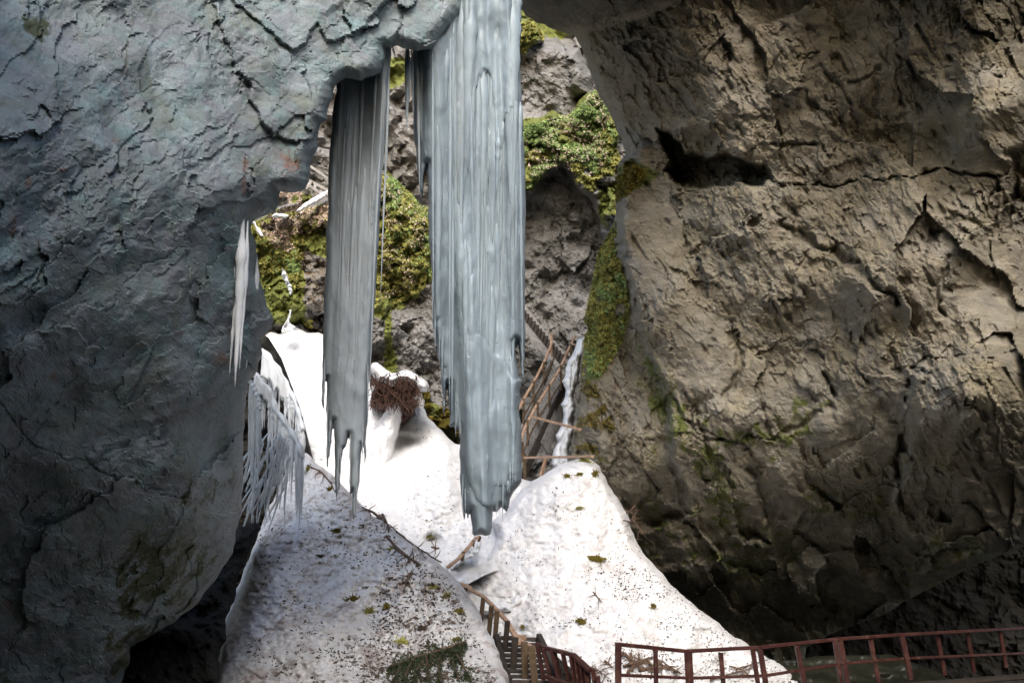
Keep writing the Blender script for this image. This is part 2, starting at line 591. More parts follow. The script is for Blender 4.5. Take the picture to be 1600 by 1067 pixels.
def chipped(name):
    t = NT(name); co = t.coords()
    a = t.noise(co, 3.0, 8, 0.75, 0.4); b = t.noise(co, 18.0, 8, 0.8, 0.3)
    col = t.ramp(a, [(0.3, (0.013, 0.005, 0.004)), (0.7, (0.055, 0.01, 0.007))])
    f = t.math('ADD', b, t.math('MULTIPLY', t.math('SUBTRACT', a, 0.5), 0.5))
    col = t.mix(t.ramp(f, [(0.56, 0.0), (0.62, 0.9)]), col, (0.075, 0.04, 0.022))
    t.l(col, t.b.inputs['Base Color'])
    t.l(t.ramp(f, [(0.45, 0.42), (0.6, 0.85)]), t.b.inputs['Roughness'])
    t.l(t.bump(b, 0.5, 0.01), t.b.inputs['Normal'])
    return t.m


M['red_paint'] = chipped('chipped_dark_red_paint')
M['twig'] = plain('twig_bark', (0.05, 0.03, 0.02), (0.14, 0.09, 0.06), 20)
M['root'] = plain('red_brown_root', (0.014, 0.008, 0.006), (0.075, 0.034, 0.022), 9)
M['litter'] = plain('leaf_litter', (0.025, 0.02, 0.016), (0.12, 0.085, 0.06), 3)
M['needle'] = plain('conifer_needles', (0.012, 0.018, 0.008), (0.04, 0.05, 0.02), 6)
M['moss'] = plain('green_moss', (0.12, 0.115, 0.03), (0.37, 0.36, 0.11), 1.6, 0.85, spec=0.15)
M['moss_fresh'] = plain('fresh_green_moss', (0.1, 0.15, 0.05), (0.32, 0.42, 0.16), 1.6, 0.85, spec=0.15)
M['moss_brown'] = plain('brown_moss', (0.07, 0.055, 0.012), (0.2, 0.16, 0.03), 2.5, 0.85, spec=0.15)
M['drop_glint'] = plain('white_glint_drops', (0.85, 0.87, 0.9), (0.9, 0.92, 0.95), 2, 0.1, spec=0.8)  # white stands in for flash glints on the drops
M['pool'] = plain('murky_wet_floor', (0.006, 0.0065, 0.004), (0.02, 0.02, 0.012), 2.2, 0.5)


#@@SETTING
# ------------------------------------------------------------------ setting: floor, unseen walls shaped for shade
def grid_sheet(name, x0, x1, y0, y1, n, zf, mat):
    xs = np.linspace(x0, x1, n); ys = np.linspace(y0, y1, n)
    X, Y = np.meshgrid(xs, ys)
    v = np.stack([X, Y, zf(X, Y)], -1).reshape(-1, 3)
    i = np.arange(n * n).reshape(n, n)
    f = np.stack([i[:-1, :-1], i[:-1, 1:], i[1:, 1:], i[1:, :-1]], -1).reshape(-1, 4)
    return new_mesh(name, v, f, mat, None, True)


fl = grid_sheet('cave_floor', -70, 70, -60, 110, 220, lambda x, y: -0.9 + 0.35 * fbm(x / 6, y / 6, 4, 3) + 0.012 * np.maximum(0, y - 25) ** 1.5, M['pit_rock'])
tag(fl, kind='structure')

# unseen walls round the camera, heights shaped to shade the foreground
def shade_wall(name, pts, height, thick, seed, label):
    pts = np.array(pts, float)
    seg = np.linalg.norm(np.diff(pts, axis=0), axis=1); s = np.concatenate([[0], np.cumsum(seg)])
    nu = 150; nv = 60
    u = np.linspace(0, s[-1], nu)
    cx = np.interp(u, s, pts[:, 0]); cyy = np.interp(u, s, pts[:, 1])
    for _ in range(12):
        cx[1:-1] = (cx[:-2] + cx[1:-1] * 2 + cx[2:]) / 4; cyy[1:-1] = (cyy[:-2] + cyy[1:-1] * 2 + cyy[2:]) / 4
    tx = np.gradient(cx); ty = np.gradient(cyy); L = np.hypot(tx, ty); nx, ny = -ty / L, tx / L
    v = np.linspace(0, 1, nv)
    U, W = np.meshgrid(u, v)
    H = height(cx, cyy)[None, :] + 1.2 * fbm(U / 3.0, U * 0, 4, seed + 7) if callable(height) else height
    off = 1.6 * fbm(U / 4, W * 2.5, 5, seed) + 0.5 * facet(U / 1.7, W * 7, seed)[0]
    Z = -1.5 + (H + 1.5) * W
    vi = np.stack([cx[None] + nx[None] * off, cyy[None] + ny[None] * off, Z], -1)
    vo = np.stack([cx[None] + nx[None] * (off * 0 - thick), cyy[None] + ny[None] * (off * 0 - thick), Z], -1)
    n = nu * nv; i = np.arange(n).reshape(nv, nu)
    fi = np.stack([i[:-1, :-1], i[:-1, 1:], i[1:, 1:], i[1:, :-1]], -1).reshape(-1, 4)
    fo = fi[:, ::-1] + n
    top = np.stack([i[-1, :-1], i[-1, 1:], i[-1, 1:] + n, i[-1, :-1] + n], -1)
    e0 = np.stack([i[:-1, 0], i[1:, 0], i[1:, 0] + n, i[:-1, 0] + n], -1)
    e1 = np.stack([i[1:, -1], i[:-1, -1], i[:-1, -1] + n, i[1:, -1] + n], -1)
    o = new_mesh(name, np.concatenate([vi.reshape(-1, 3), vo.reshape(-1, 3)]), [fi, fo, top, e0, e1], M['pit_rock'], None, False)
    tag(o, label, None, None, 'structure')
    return o


shade_wall('shade_wall', [(-5.5, 4), (-8, -2), (-7, -9), (0, -12), (9, -11), (15, -5), (18, 4), (17.5, 14), (16, 22)][::-1],
         lambda x, y: 7.0 + 5.8 * (1 - sstep(x, -3.0, 1.0)) * (1 - sstep(y, -8.0, -2.0)) + 6.0 * sstep(x, 13.0, 17.0), 3.0, 5, 'unseen rock wall around the viewpoint, shaped to shade the scene')

# unseen rock lump added above the picture to shade the upper right cliff
def shade_rock(name, c, r, seed):
    nu, nv = 120, 60
    th = np.linspace(0, 2 * np.pi, nu, endpoint=False); ph = np.linspace(0.02, np.pi - 0.02, nv)
    T, F = np.meshgrid(th, ph)
    n = 1 + 0.35 * fbm(np.cos(T) * 1.5 + 4, np.sin(T) * 1.5 + F * 1.3, 5, seed) * np.sin(F)
    v = np.stack([c[0] + r[0] * np.cos(T) * np.sin(F) * n, c[1] + r[1] * np.sin(T) * np.sin(F) * n, c[2] + r[2] * np.cos(F) * n], -1).reshape(-1, 3)
    i = np.arange(nu * nv).reshape(nv, nu); j = np.roll(i, -1, 1)
    f = np.stack([i[:-1], i[1:], j[1:], j[:-1]], -1).reshape(-1, 4)
    o = new_mesh(name, v, [f, i[0][None, :], i[-1][None, ::-1]], M['pit_rock'])
    tag(o, 'unseen rock added overhead to shade the upper right cliff', kind='structure')


shade_rock('unseen_shade_rock', (17.5, 5.0, 24.5), (7.5, 4.5, 5.5), 31)

#@@LEFT
# ------------------------------------------------------------------ left rock wall
L_POLY = [(-420, -160), (700, -160), (738, -60), (736, 0), (724, 18), (706, 40), (690, 58), (680, 70), (673, 78), (652, 80), (630, 76), (619, 71), (612, 76),
          (604, 75), (603, 90), (600, 99), (594, 114), (582, 120), (564, 127), (552, 124), (540, 122), (527, 131), (520, 146), (515, 162), (512, 187), (501, 194),
          (497, 208), (496, 222), (494, 238), (488, 248), (485, 270), (478, 294), (459, 301), (437, 299), (436, 320), (429, 332), (414, 337), (398, 344), (392, 350), (394, 366),
          (400, 378), (403, 405), (407, 440), (415, 468), (422, 486), (428, 499), (424, 510), (416, 522), (407, 532), (410, 552), (403, 577), (398, 586), (388, 597), (384, 624),
          (380, 680), (380, 740), (378, 800), (368, 829), (364, 863), (343, 896), (310, 942), (272, 972), (226, 999), (203, 1011), (201, 1039), (190, 1067), (180, 1200), (-420, 1200)]
SLAB1 = [(-60, -160), (738, -160), (736, 0), (724, 18), (706, 40), (680, 70), (652, 80), (630, 76), (629, 0), (640, -60), (600, -80), (300, -160)]
SLAB2 = [(590, -120), (628, 0), (627, 40), (612, 74), (604, 75), (603, 90), (594, 114), (564, 127), (540, 122), (520, 142), (514, 187), (497, 200), (487, 216), (462, 221),
         (436, 214), (416, 198), (400, 172), (385, 150), (392, 132), (372, 110), (352, 60), (330, 0), (310, -120)]
TOPS = [(345, -160), (600, -160), (604, 0), (588, 20), (575, 36), (568, 44), (555, 57), (541, 56), (530, 62), (512, 63), (496, 36), (488, 50), (478, 68), (455, 80), (440, 66), (400, 30), (360, 0)]


def left_depth(X, Y):
    u = X / 100; v = Y / 100
    d = 5.2 + 0.0062 * np.clip(X, -500, 760)
    d += 2.6 * sstep(Y, 470, 1120)                         # undercut foot
    d += 1.3 * (1 - sstep(Y, -160, 330))
    d += 0.9 * sstep(X, 260, 430) * sstep(Y, 250, 420)
    wx = u + 0.5 * fbm(u * 1.2, v * 1.2, 4, 3); wy = v + 0.5 * fbm(u * 1.2, v * 1.2, 4, 9)
    a, b = rot(wx, wy, -50, 0.55, 1.1)
    h, g = facet(a, b, 11, 0.6, 0.5)
    d += 0.17 * h
    a, b = rot(wx * 1.0 + 0.12 * fbm(u * 6, v * 6, 3, 31), wy + 0.12 * fbm(u * 6, v * 6, 3, 35), -42, 1.5, 3.2)
    h, g = facet(a, b, 21, 0.7, 0.5)
    brk = sstep(fbm(u * 1.1, v * 1.1, 3, 77), -0.25, 0.3)
    d += (0.03 + 0.05 * brk) * h
    a, b = rot(u + 0.06 * fbm(u * 12, v * 12, 3, 41), v + 0.06 * fbm(u * 12, v * 12, 3, 45), -35, 4.0, 9.0)
    h, g = facet(a, b, 51, 0.8, 0.6)
    d += (0.009 + 0.018 * brk) * h
    d += 0.38 * fbm(u * 0.5, v * 0.5, 3, 61) + 0.025 * fbm(u * 4, v * 4, 5, 71)
    # slabs
    s2 = region(X + 6 * fbm(u * 8, v * 8, 3, 5), Y + 6 * fbm(u * 8, v * 8, 3, 6), SLAB2, 2.5)
    s1 = region(X, Y, SLAB1, 2.0)
    st = region(X + 5 * fbm(u * 8, v * 8, 3, 15), Y + 5 * fbm(u * 8, v * 8, 3, 16), TOPS, 2.5)
    d -= 0.09 * s2 + 0.05 * s1 + 0.09 * st
    # diagonal lamination on the slabs
    a, b = rot(X, Y, 40, 0.01, 0.13)
    d += (s2 + s1) * (1 - st) * 0.02 * vn(a + fbm(u * 2, v * 2, 3, 4), b + 2 * fbm(u * 2, v * 2, 3, 8), 5)
    a, b = rot(X, Y, -35, 0.02, 0.2)
    d += s2 * 0.012 * vn(a, b + 2 * fbm(u * 3, v * 3, 3, 8), 25)
    for pts, wd, dp in CR_L:
        d += 0.34 * dp * groove(X, Y, pts, wd * 0.6, 3, 6) * (0.55 + 0.9 * fbm(X / 30, Y / 30, 3, 2)).clip(0.15, 1)
    return d


CR_L = [([(300, -40), (345, 55), (378, 118), (394, 140), (380, 165), (384, 178), (350, 195), (310, 210), (283, 248), (258, 300)], 1.6, 0.04),
        ([(335, 0), (395, 70), (420, 85), (452, 68), (480, 52), (497, 35)], 1.6, 0.03),
        ([(425, 124), (450, 116), (490, 98), (520, 84), (545, 80)], 1.8, 0.07),
        ([(0, 492), (40, 460), (100, 392), (130, 368)], 2.0, 0.12), ([(0, 510), (28, 480), (60, 450)], 1.8, 0.08),
        ([(165, 483), (200, 440), (230, 412), (290, 385)], 2.2, 0.09),
        ([(75, 640), (110, 600), (145, 560), (205, 490)], 2.0, 0.09), ([(320, 525), (352, 490), (365, 480)], 2.0, 0.1),
        ([(255, 510), (280, 480), (310, 435)], 1.8, 0.07), ([(290, 640), (300, 580), (318, 530), (345, 497), (362, 487)], 2.2, 0.09),
        ([(-10, 620), (50, 690), (90, 708), (130, 720), (160, 738), (210, 755), (280, 765)], 2.6, 0.16),
        ([(10, 710), (60, 670), (110, 625)], 2, 0.08), ([(50, 825), (95, 812), (135, 770)], 2.2, 0.1),
        ([(60, 60), (70, 30), (90, 0)], 2, 0.08), ([(110, 60), (140, 42), (160, 32), (205, 28)], 1.8, 0.08), ([(165, 200), (190, 170), (215, 150), (250, 130), (280, 130)], 1.8, 0.08),
        ([(380, 240), (383, 265), (392, 262), (396, 285)], 3, 0.14), ([(398, 262), (412, 245), (428, 228)], 2.5, 0.12), ([(390, 290), (386, 308), (400, 295)], 3, 0.12)]


def left_mask(X, Y):
    u = X / 100; v = Y / 100
    r = np.zeros(X.shape)
    for cx, cyy, rx, ry in ((455, 252, 24, 30), (382, 258, 9, 18), (382, 290, 8, 18), (45, 285, 11, 20), (345, 560, 26, 16), (12, 945, 18, 26), (98, 265, 16, 5), (178, 220, 8, 4), (285, 520, 8, 8), (20, 350, 10, 30), (85, 590, 8, 14)):
        q = ((X - cx) / rx) ** 2 + ((Y - cyy) / ry) ** 2
        r = np.maximum(r, 0.85 * np.exp(-q * 0.9))
    m = 0.4 * sstep(fbm(u * 0.9, v * 0.9, 4, 91), -0.2, 0.4) * sstep(Y, 500, 900)
    m = np.maximum(m, 0.5 * np.exp(-(((X - 60) / 40) ** 2 + ((Y - 45) / 25) ** 2)))
    m = np.maximum(m, 0.42 * np.exp(-(((X - 270) / 120) ** 2 + ((Y - 880) / 60) ** 2)))
    return np.stack([m, r, 0 * m], -1)


STEP = 2.6
sL = relief('rock_wall', L_POLY, left_depth, STEP, 26, 0.55, lambda X, Y: 2.2 + 4.0 * (1 - sstep(X, 100, 250)), M['slate'], mask=left_mask, rough_amp=1.2, seed=4)
tag(sL.o, 'blue grey slate rock wall with overhanging slabs on the left', 'rock wall', None, 'structure')

#@@RIGHT
# ------------------------------------------------------------------ right rock wall
R_POLY = [(806, -160), (808, 10), (822, 26), (838, 36), (862, 45), (880, 51), (899, 56), (912, 86), (920, 105), (928, 127), (937, 153), (956, 185), (972, 217), (978, 238), (968, 252), (964, 265), (963, 306), (960, 342), (952, 366), (936, 392), (928, 425),
          (921, 458), (915, 496), (921, 520), (910, 545), (905, 600), (899, 640), (894, 690), (890, 720), (880, 800), (900, 900), (980, 1000), (1080, 1060), (1160, 1180), (1240, 1180), (1260, 1010), (1310, 985), (1380, 960), (1440, 925), (1490, 900), (1560, 868), (1620, 842), (1760, 810), (1760, -160)]
STRIP = [(990, 250), (964, 262), (960, 342), (936, 392), (915, 496), (905, 600), (894, 700), (1000, 830), (1080, 800), (1050, 700), (1046, 615), (1030, 590), (1008, 540), (992, 480), (984, 440), (978, 400), (968, 350), (972, 300)]
CEIL = [(800, -160), (800, 60), (880, 60), (905, 48), (940, 33), (985, 26), (1010, 22), (1045, 8), (1075, -20), (1150, -160)]
HOLE = [(1030, 200), (1052, 212), (1072, 235), (1105, 246), (1135, 240), (1165, 250), (1195, 262), (1207, 280), (1190, 288), (1150, 284), (1110, 292), (1060, 286), (1042, 268), (1050, 250), (1035, 228)]
LOWB = [(1395, 770), (1420, 720), (1412, 640), (1425, 585), (1500, 560), (1600, 545), (1760, 560), (1760, 1000), (1640, 860), (1560, 885), (1480, 905), (1440, 870), (1405, 810)]
CR_R = [([(1060, 262), (1120, 275), (1200, 278)], 5, 0.4), ([(1205, 285), (1260, 288), (1330, 282), (1400, 278), (1440, 268), (1500, 268), (1580, 282)], 2.6, 0.5),
        ([(1225, 350), (1260, 375), (1300, 395), (1340, 415), (1375, 450), (1400, 470)], 9, 0.7), ([(1404, 380), (1440, 400), (1490, 330), (1540, 360), (1560, 440), (1545, 440)], 6, 0.4),
        ([(1418, 590), (1420, 650), (1412, 700), (1400, 745), (1410, 790), (1440, 830)], 7, 0.8), ([(1130, 690), (1170, 680), (1210, 685), (1260, 655), (1280, 640)], 5, 0.45),
        ([(1040, 600), (1060, 640), (1090, 680), (1130, 690)], 4, 0.35), ([(1190, 640), (1205, 670), (1215, 690)], 5, 0.4), ([(1140, 510), (1155, 560), (1150, 590), (1132, 620)], 7, 0.5),
        ([(1180, 740), (1200, 790), (1225, 850), (1250, 900), (1300, 960)], 18, 0.9), ([(1420, 570), (1480, 558), (1530, 560), (1590, 545)], 2.4, 0.4), ([(1480, 500), (1462, 450), (1485, 400)], 6, 0.35),
        ([(1285, 578), (1295, 600), (1300, 620)], 5, 0.5), ([(1010, 60), (1025, 90), (1050, 130), (1075, 165), (1090, 190)], 2.2, 0.22), ([(1250, 90), (1285, 75)], 2, 0.25), ([(1405, 30), (1403, 120), (1410, 170)], 2, 0.25),
        ([(1205, 230), (1240, 228), (1270, 222)], 6, 0.35), ([(1360, 115), (1330, 125), (1370, 110), (1368, 165)], 4, 0.3), ([(1585, 240), (1600, 300), (1560, 360)], 14, 0.7),
        ([(1090, 640), (1110, 700), (1120, 740), (1118, 790)], 5, 0.35), ([(1160, 700), (1185, 660)], 4, 0.3), ([(1040, 470), (1045, 440), (1030, 400)], 2.4, 0.2), ([(1090, 420), (1110, 435), (1130, 425)], 2.2, 0.2)]


def right_depth(X, Y):
    u = X / 100; v = Y / 100
    d = 22.5 - 0.0078 * (X - 900)
    d += -3.2 * (1 - sstep(Y, -200, 330))                                   # leans out overhead
    d += 7.5 * sstep(Y + 0.12 * (X - 1200), 640, 1060) + 4.5 * sstep(Y, 880, 1060)     # undercut foot
    d += 3.0 * sstep(X, 1500, 1720)
    wx = u + 0.45 * fbm(u * 1.1, v * 1.1, 4, 103); wy = v + 0.45 * fbm(u * 1.1, v * 1.1, 4, 109)
    a, b = rot(wx, wy, 58, 0.45, 0.85)
    h, g = facet(a, b, 111, 0.8, 0.6)
    d += 0.6 * h
    a, b = rot(wx + 0.12 * fbm(u * 6, v * 6, 3, 131), wy + 0.12 * fbm(u * 6, v * 6, 3, 135), 62, 1.3, 2.8)
    h, g = facet(a, b, 121, 0.8, 0.6)
    brk = sstep(fbm(u * 0.9, v * 0.9, 3, 177), -0.2, 0.35)
    d += (0.09 + 0.15 * brk) * h + 0.03 * np.exp(-(g / 0.05) ** 2) * brk
    a, b = rot(u + 0.06 * fbm(u * 12, v * 12, 3, 141), v + 0.06 * fbm(u * 12, v * 12, 3, 145), 60, 3.4, 8.0)
    h, g = facet(a, b, 151, 0.8, 0.7)
    d += (0.045 + 0.085 * brk) * h
    a, b = rot(u + 0.03 * fbm(u * 20, v * 20, 3, 148), v + 0.03 * fbm(u * 20, v * 20, 3, 149), 66, 7.0, 15.0)
    h, g = facet(a, b, 157, 0.8, 0.8)
    d += (0.015 + 0.04 * brk) * h
    pit = vn(*rot(u, v, 60, 4.5, 10), 155)
    d += 0.22 * np.maximum(0, pit - 0.27) / 0.25 * sstep(fbm(u * 1.3, v * 1.3, 3, 158), -0.3, 0.3)
    d += 1.3 * fbm(u * 0.5, v * 0.5, 3, 161) + 0.13 * fbm(u * 3, v * 3, 5, 171)
    jx = X + 8 * fbm(u * 7, v * 7, 3, 5); jy = Y + 8 * fbm(u * 7, v * 7, 3, 6)
    d += 0.9 * region(jx, jy, STRIP, 6)
    d += (-2.6 + 0.03 * (Y + 20)) * region(jx, jy, CEIL, 9)
    a, b = rot(wx, wy, 40, 1.2, 2.0)
    h, g = facet(a, b, 181, 0.9, 0.8)
    d += 1.1 * h * sstep(Y, 700, 900) + 0.5 * fbm(u * 4, v * 4, 5, 185) * sstep(Y, 700, 900)
    d += 1.5 * region(jx, jy, HOLE, 4)
    d -= 0.9 * region(jx, jy, LOWB, 10)
    for pts, wd, dp in CR_R:
        d += 0.42 * dp * groove(X, Y, pts, wd * 0.75, 13, 6)
    return d


def right_mask(X, Y):
    u = X / 100; v = Y / 100
    m = np.zeros(X.shape)
    M1 = [(962, 340), (934, 392), (912, 496), (905, 620), (930, 610), (965, 560), (985, 500), (980, 440), (966, 400)]
    m = np.maximum(m, 0.4 * region(X, Y, M1, 20))
    m = np.maximum(m, 0.6 * region(X, Y, [(985, 248), (960, 262), (960, 300), (1000, 300), (1030, 270)], 10))
    for pts in ([(1130, 690), (1170, 680), (1210, 685), (1280, 640)], [(1040, 600), (1060, 640), (1090, 700), (1130, 780), (1160, 830)], [(1000, 560), (1050, 680)], [(1110, 700), (1120, 800)], [(1000, 800), (1100, 860), (1200, 900)]):
        m = np.maximum(m, 0.36 * groove(X, Y, pts, 22, 44, 16))
    m = np.maximum(m, 0.3 * sstep(fbm(u * 1.4, v * 1.4, 4, 191), 0.05, 0.4) * sstep(Y, 450, 850))
    r = 0.6 * region(X, Y, [(940, 540), (920, 620), (960, 700), (1040, 780), (1100, 760), (1000, 640), (970, 560)], 30) * (0.6 + fbm(u * 3, v * 3, 3, 5))
    k = 0.75 * region(X, Y, [(800, -160), (800, 50), (880, 52), (940, 36), (1010, 20), (1060, 0), (1120, -60), (1150, -160)], 14)  # shade under the ceiling rock, put into the colour
    k = np.maximum(k, 0.42 * sstep(Y, 780, 900) * (0.7 + fbm(u * 1.3, v * 1.3, 4, 12)))  # foot darkened in the colour, as shade below the overhang
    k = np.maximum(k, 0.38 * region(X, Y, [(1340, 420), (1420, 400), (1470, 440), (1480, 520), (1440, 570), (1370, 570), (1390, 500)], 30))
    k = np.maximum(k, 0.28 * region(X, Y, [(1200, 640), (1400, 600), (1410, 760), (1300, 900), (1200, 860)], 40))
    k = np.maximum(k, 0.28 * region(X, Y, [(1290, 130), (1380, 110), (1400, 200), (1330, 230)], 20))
    k = np.maximum(k, 0.5 * region(X, Y, [(1540, -160), (1700, -160), (1700, 1200), (1560, 900), (1590, 500), (1560, 300)], 60))  # painted shade on the right edge, where the rock turns away
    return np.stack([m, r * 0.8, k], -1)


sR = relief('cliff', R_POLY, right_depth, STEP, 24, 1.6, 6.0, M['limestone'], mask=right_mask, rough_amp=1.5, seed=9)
tag(sR.o, 'tall brown limestone cliff overhanging on the right', 'cliff', None, 'structure')

#@@REAR
# ------------------------------------------------------------------ gorge behind
def rear_depth(base, seed, amp=1.0, rotd=30.0, slope=0.0, blob=0.0):
    def f(X, Y):
        u = X / 100; v = Y / 100
        d = base + slope * (Y - 300)
        wx = u + 0.3 * fbm(u * 2, v * 2, 4, seed); wy = v + 0.3 * fbm(u * 2, v * 2, 4, seed + 3)
        a, b = rot(wx, wy, rotd, 1.1, 1.8)
        h, g = facet(a, b, seed + 5, 0.9, 0.7)
        d += amp * (0.55 * h)
        a, b = rot(wx, wy, rotd + 10, 4.0, 6.5)
        h, g = facet(a, b, seed + 9, 0.9, 0.7)
        d += amp * (0.16 * h + 0.1 * np.exp(-(g / 0.06) ** 2))
        d += amp * (1.2 * fbm(u * 0.9, v * 0.9, 4, seed + 11) + 0.5 * fbm(u * 5, v * 5, 4, seed + 13))
        if blob:
            _, g = facet(u * 7 + 0.5 * fbm(u * 9, v * 9, 3, seed), v * 7, seed + 21)
            d -= blob * np.sqrt(np.clip(g, 0, 1))
        return d
    return f


def mask_of(regs, rusts=(), seed=0):
    def f(X, Y):
        u = X / 100; v = Y / 100
        m = np.zeros(X.shape); r = np.zeros(X.shape)
        n = fbm(u * 3, v * 3, 4, seed)
        for pts, val in regs:
            m = np.maximum(m, val * region(X + 14 * n, Y + 14 * n, pts, 8))
        for pts, val in rusts:
            r = np.maximum(r, val * region(X + 14 * n, Y + 14 * n, pts, 10))
        return np.stack([m, r, 0 * m], -1)
    return f


def moss_tufts(name, surf, pts, n, mat, parent, size, seed, thr=0.0, dens=1.4, lift=0.0):
    """cushions of moss: many small leafy flakes over a rock face, in clumps"""
    rnd = np.random.RandomState(seed)
    pa = np.array(pts); lo = pa.min(0); hi = pa.max(0)
    n = int(n * 1.6); size *= 0.72
    xy = rnd.rand(n * 4, 2) * (hi - lo) + lo
    k = inside(xy[:, 0], xy[:, 1], pts)
    k &= fbm(xy[:, 0] / 22, xy[:, 1] / 22, 4, seed) + dens * 0.0 > thr
    xy = xy[k][:n]
    j = np.clip(np.round((xy[:, 0] - surf.xs[0]) / surf.step).astype(int), 0, len(surf.xs) - 1)
    i = np.clip(np.round((xy[:, 1] - surf.ys[0]) / surf.step).astype(int), 0, len(surf.ys) - 1)
    ok = surf.used[i, j]
    xy = xy[ok]; i = i[ok]; j = j[ok]
    cush = np.sqrt(np.clip(facet(xy[:, 0] / 13, xy[:, 1] / 11, seed + 3)[1], 0, 1))
    d = surf.D[i, j] - lift - size * (0.2 + 2.6 * cush) * rnd.rand(len(xy)) ** 0.4
    c = P(xy[:, 0], xy[:, 1], d)
    m = len(c)
    V_ = []
    a = rnd.normal(size=(m, 3)); a /= np.linalg.norm(a, axis=1)[:, None]
    b = np.cross(a, rnd.normal(size=(m, 3))); b /= np.linalg.norm(b, axis=1)[:, None]
    s = size * (0.5 + rnd.rand(m))[:, None]
    v = np.stack([c - a * s * 0.5, c + b * s * 0.3, c + a * s * 0.6, c - b * s * 0.3], 1).reshape(-1, 3)
    f = np.arange(m * 4).reshape(m, 4)
    o = new_mesh(name, v, f, mat, None, False)
    if parent is not None:
        o.parent = parent
    tag(o, kind='stuff')
    return o


ST1 = [(962, 345), (936, 392), (914, 496), (910, 590), (935, 590), (968, 545), (984, 490), (978, 440), (966, 400)]
moss_tufts('moss', sR, ST1, 9000, M['moss'], sR.o, 0.09, 61, -0.15)
moss_tufts('moss', sR, ST1, 4000, M['moss_fresh'], sR.o, 0.08, 62, 0.0)
moss_tufts('moss', sR, [(985, 250), (962, 264), (962, 320), (985, 300), (1010, 270)], 1200, M['moss_brown'], sR.o, 0.09, 63, -0.2)
moss_tufts('moss', sR, [(905, 590), (930, 600), (960, 660), (960, 720), (900, 700)], 1500, M['moss_brown'], sR.o, 0.06, 64, 0.1)
sVO = relief('cave_wall', [(980, 760), (1900, 640), (1900, 1250), (980, 1250)], rear_depth(33, 651, 0.6, 20), 5, 10, 0.5, 3, M['shade_black'])  # darkness below the cliff is in the wall colour
tag(sVO.o, 'back wall of the cave under the brown cliff, its darkness put into the colour', kind='structure')
MY = [(958, 232), (966, 226), (975, 230), (976, 244), (972, 256), (962, 262), (955, 254)]
# far wall closing the gorge
G_POLY = [(-900, -140), (1900, -140), (1900, 1000), (-900, 1000)]
sG = relief('cliff', G_POLY, rear_depth(44, 301, 1.5, 40), 5.0, 10, 0.5, 4, M['grey_rock'], mask=mask_of([([(560, -50), (1000, -50), (1000, 60), (560, 60)], 0.6), ([(590, 100), (640, 90), (640, 130), (600, 150)], 0.7)], [([(590, 120), (680, 120), (680, 320), (600, 330)], 0.35)], 3))
tag(sG.o, 'pink grey rock face closing the gorge far behind the icicles', kind='structure')

# dark smooth rock behind the right-hand column
C_POLY = [(660, 900), (700, 30), (822, 40), (840, 62), (870, 58), (905, 75), (930, 118), (926, 150), (905, 158), (1000, 180), (1000, 900)]
sC = relief('cliff', C_POLY, rear_depth(38.6, 331, 0.95, 60), 2.6, 30, 2.5, 5, M['grey_rock'], rough_amp=3, seed=12)
tag(sC.o, 'dark grey violet rock behind the hanging stairs', kind='structure')

MB_POLY = [(780, 40), (812, 28), (835, 36), (848, 52), (850, 64), (834, 72), (822, 86), (790, 90)]
sMB = relief('moss_clump', MB_POLY, rear_depth(38.6, 351, 0.6, 0, blob=0.6), 2.2, 12, 1.0, 1.2, M['grey_rock'], mask=mask_of([(MB_POLY, 1.0)]), rough_amp=2, seed=2)
tag(sMB.o, 'bright green moss cushion high in the gorge beside the column top', 'moss')
moss_tufts('moss_leaves', sMB, MB_POLY, 2500, M['moss'], sMB.o, 0.16, 5)

MR_POLY = [(780, 210), (822, 184), (850, 182), (862, 172), (878, 180), (890, 178), (904, 158), (920, 142), (938, 138), (948, 150), (985, 200), (990, 300), (975, 345), (955, 372), (944, 380), (938, 345), (926, 318), (905, 300), (880, 262), (850, 280), (830, 305), (780, 310)]
sMR = relief('mossy_ledge', MR_POLY, rear_depth(36.5, 361, 1.2, 20, blob=0.5), 2.2, 20, 2.0, 2.2, M['grey_rock'], mask=mask_of([([(780, 190), (900, 170), (930, 130), (970, 190), (960, 280), (900, 250), (860, 262), (830, 290), (780, 310)], 0.95), ([(930, 290), (975, 290), (970, 345), (940, 350)], 0.6)], [([(920, 210), (990, 220), (990, 300), (920, 270)], 0.4)], 5), rough_amp=3, seed=6)
tag(sMR.o, 'moss covered rock ledge between the ice column and the brown cliff', 'rock ledge')
moss_tufts('moss', sMR, [(780, 205), (850, 190), (900, 172), (932, 138), (958, 190), (962, 240), (935, 275), (900, 250), (860, 262), (835, 290), (780, 310)], 15000, M['moss_fresh'], sMR.o, 0.13, 7, -0.25)
moss_tufts('moss', sMR, [(780, 240), (880, 235), (950, 200), (975, 260), (960, 340), (930, 300), (850, 275), (780, 310)], 6000, M['moss'], sMR.o, 0.16, 17, 0.0)

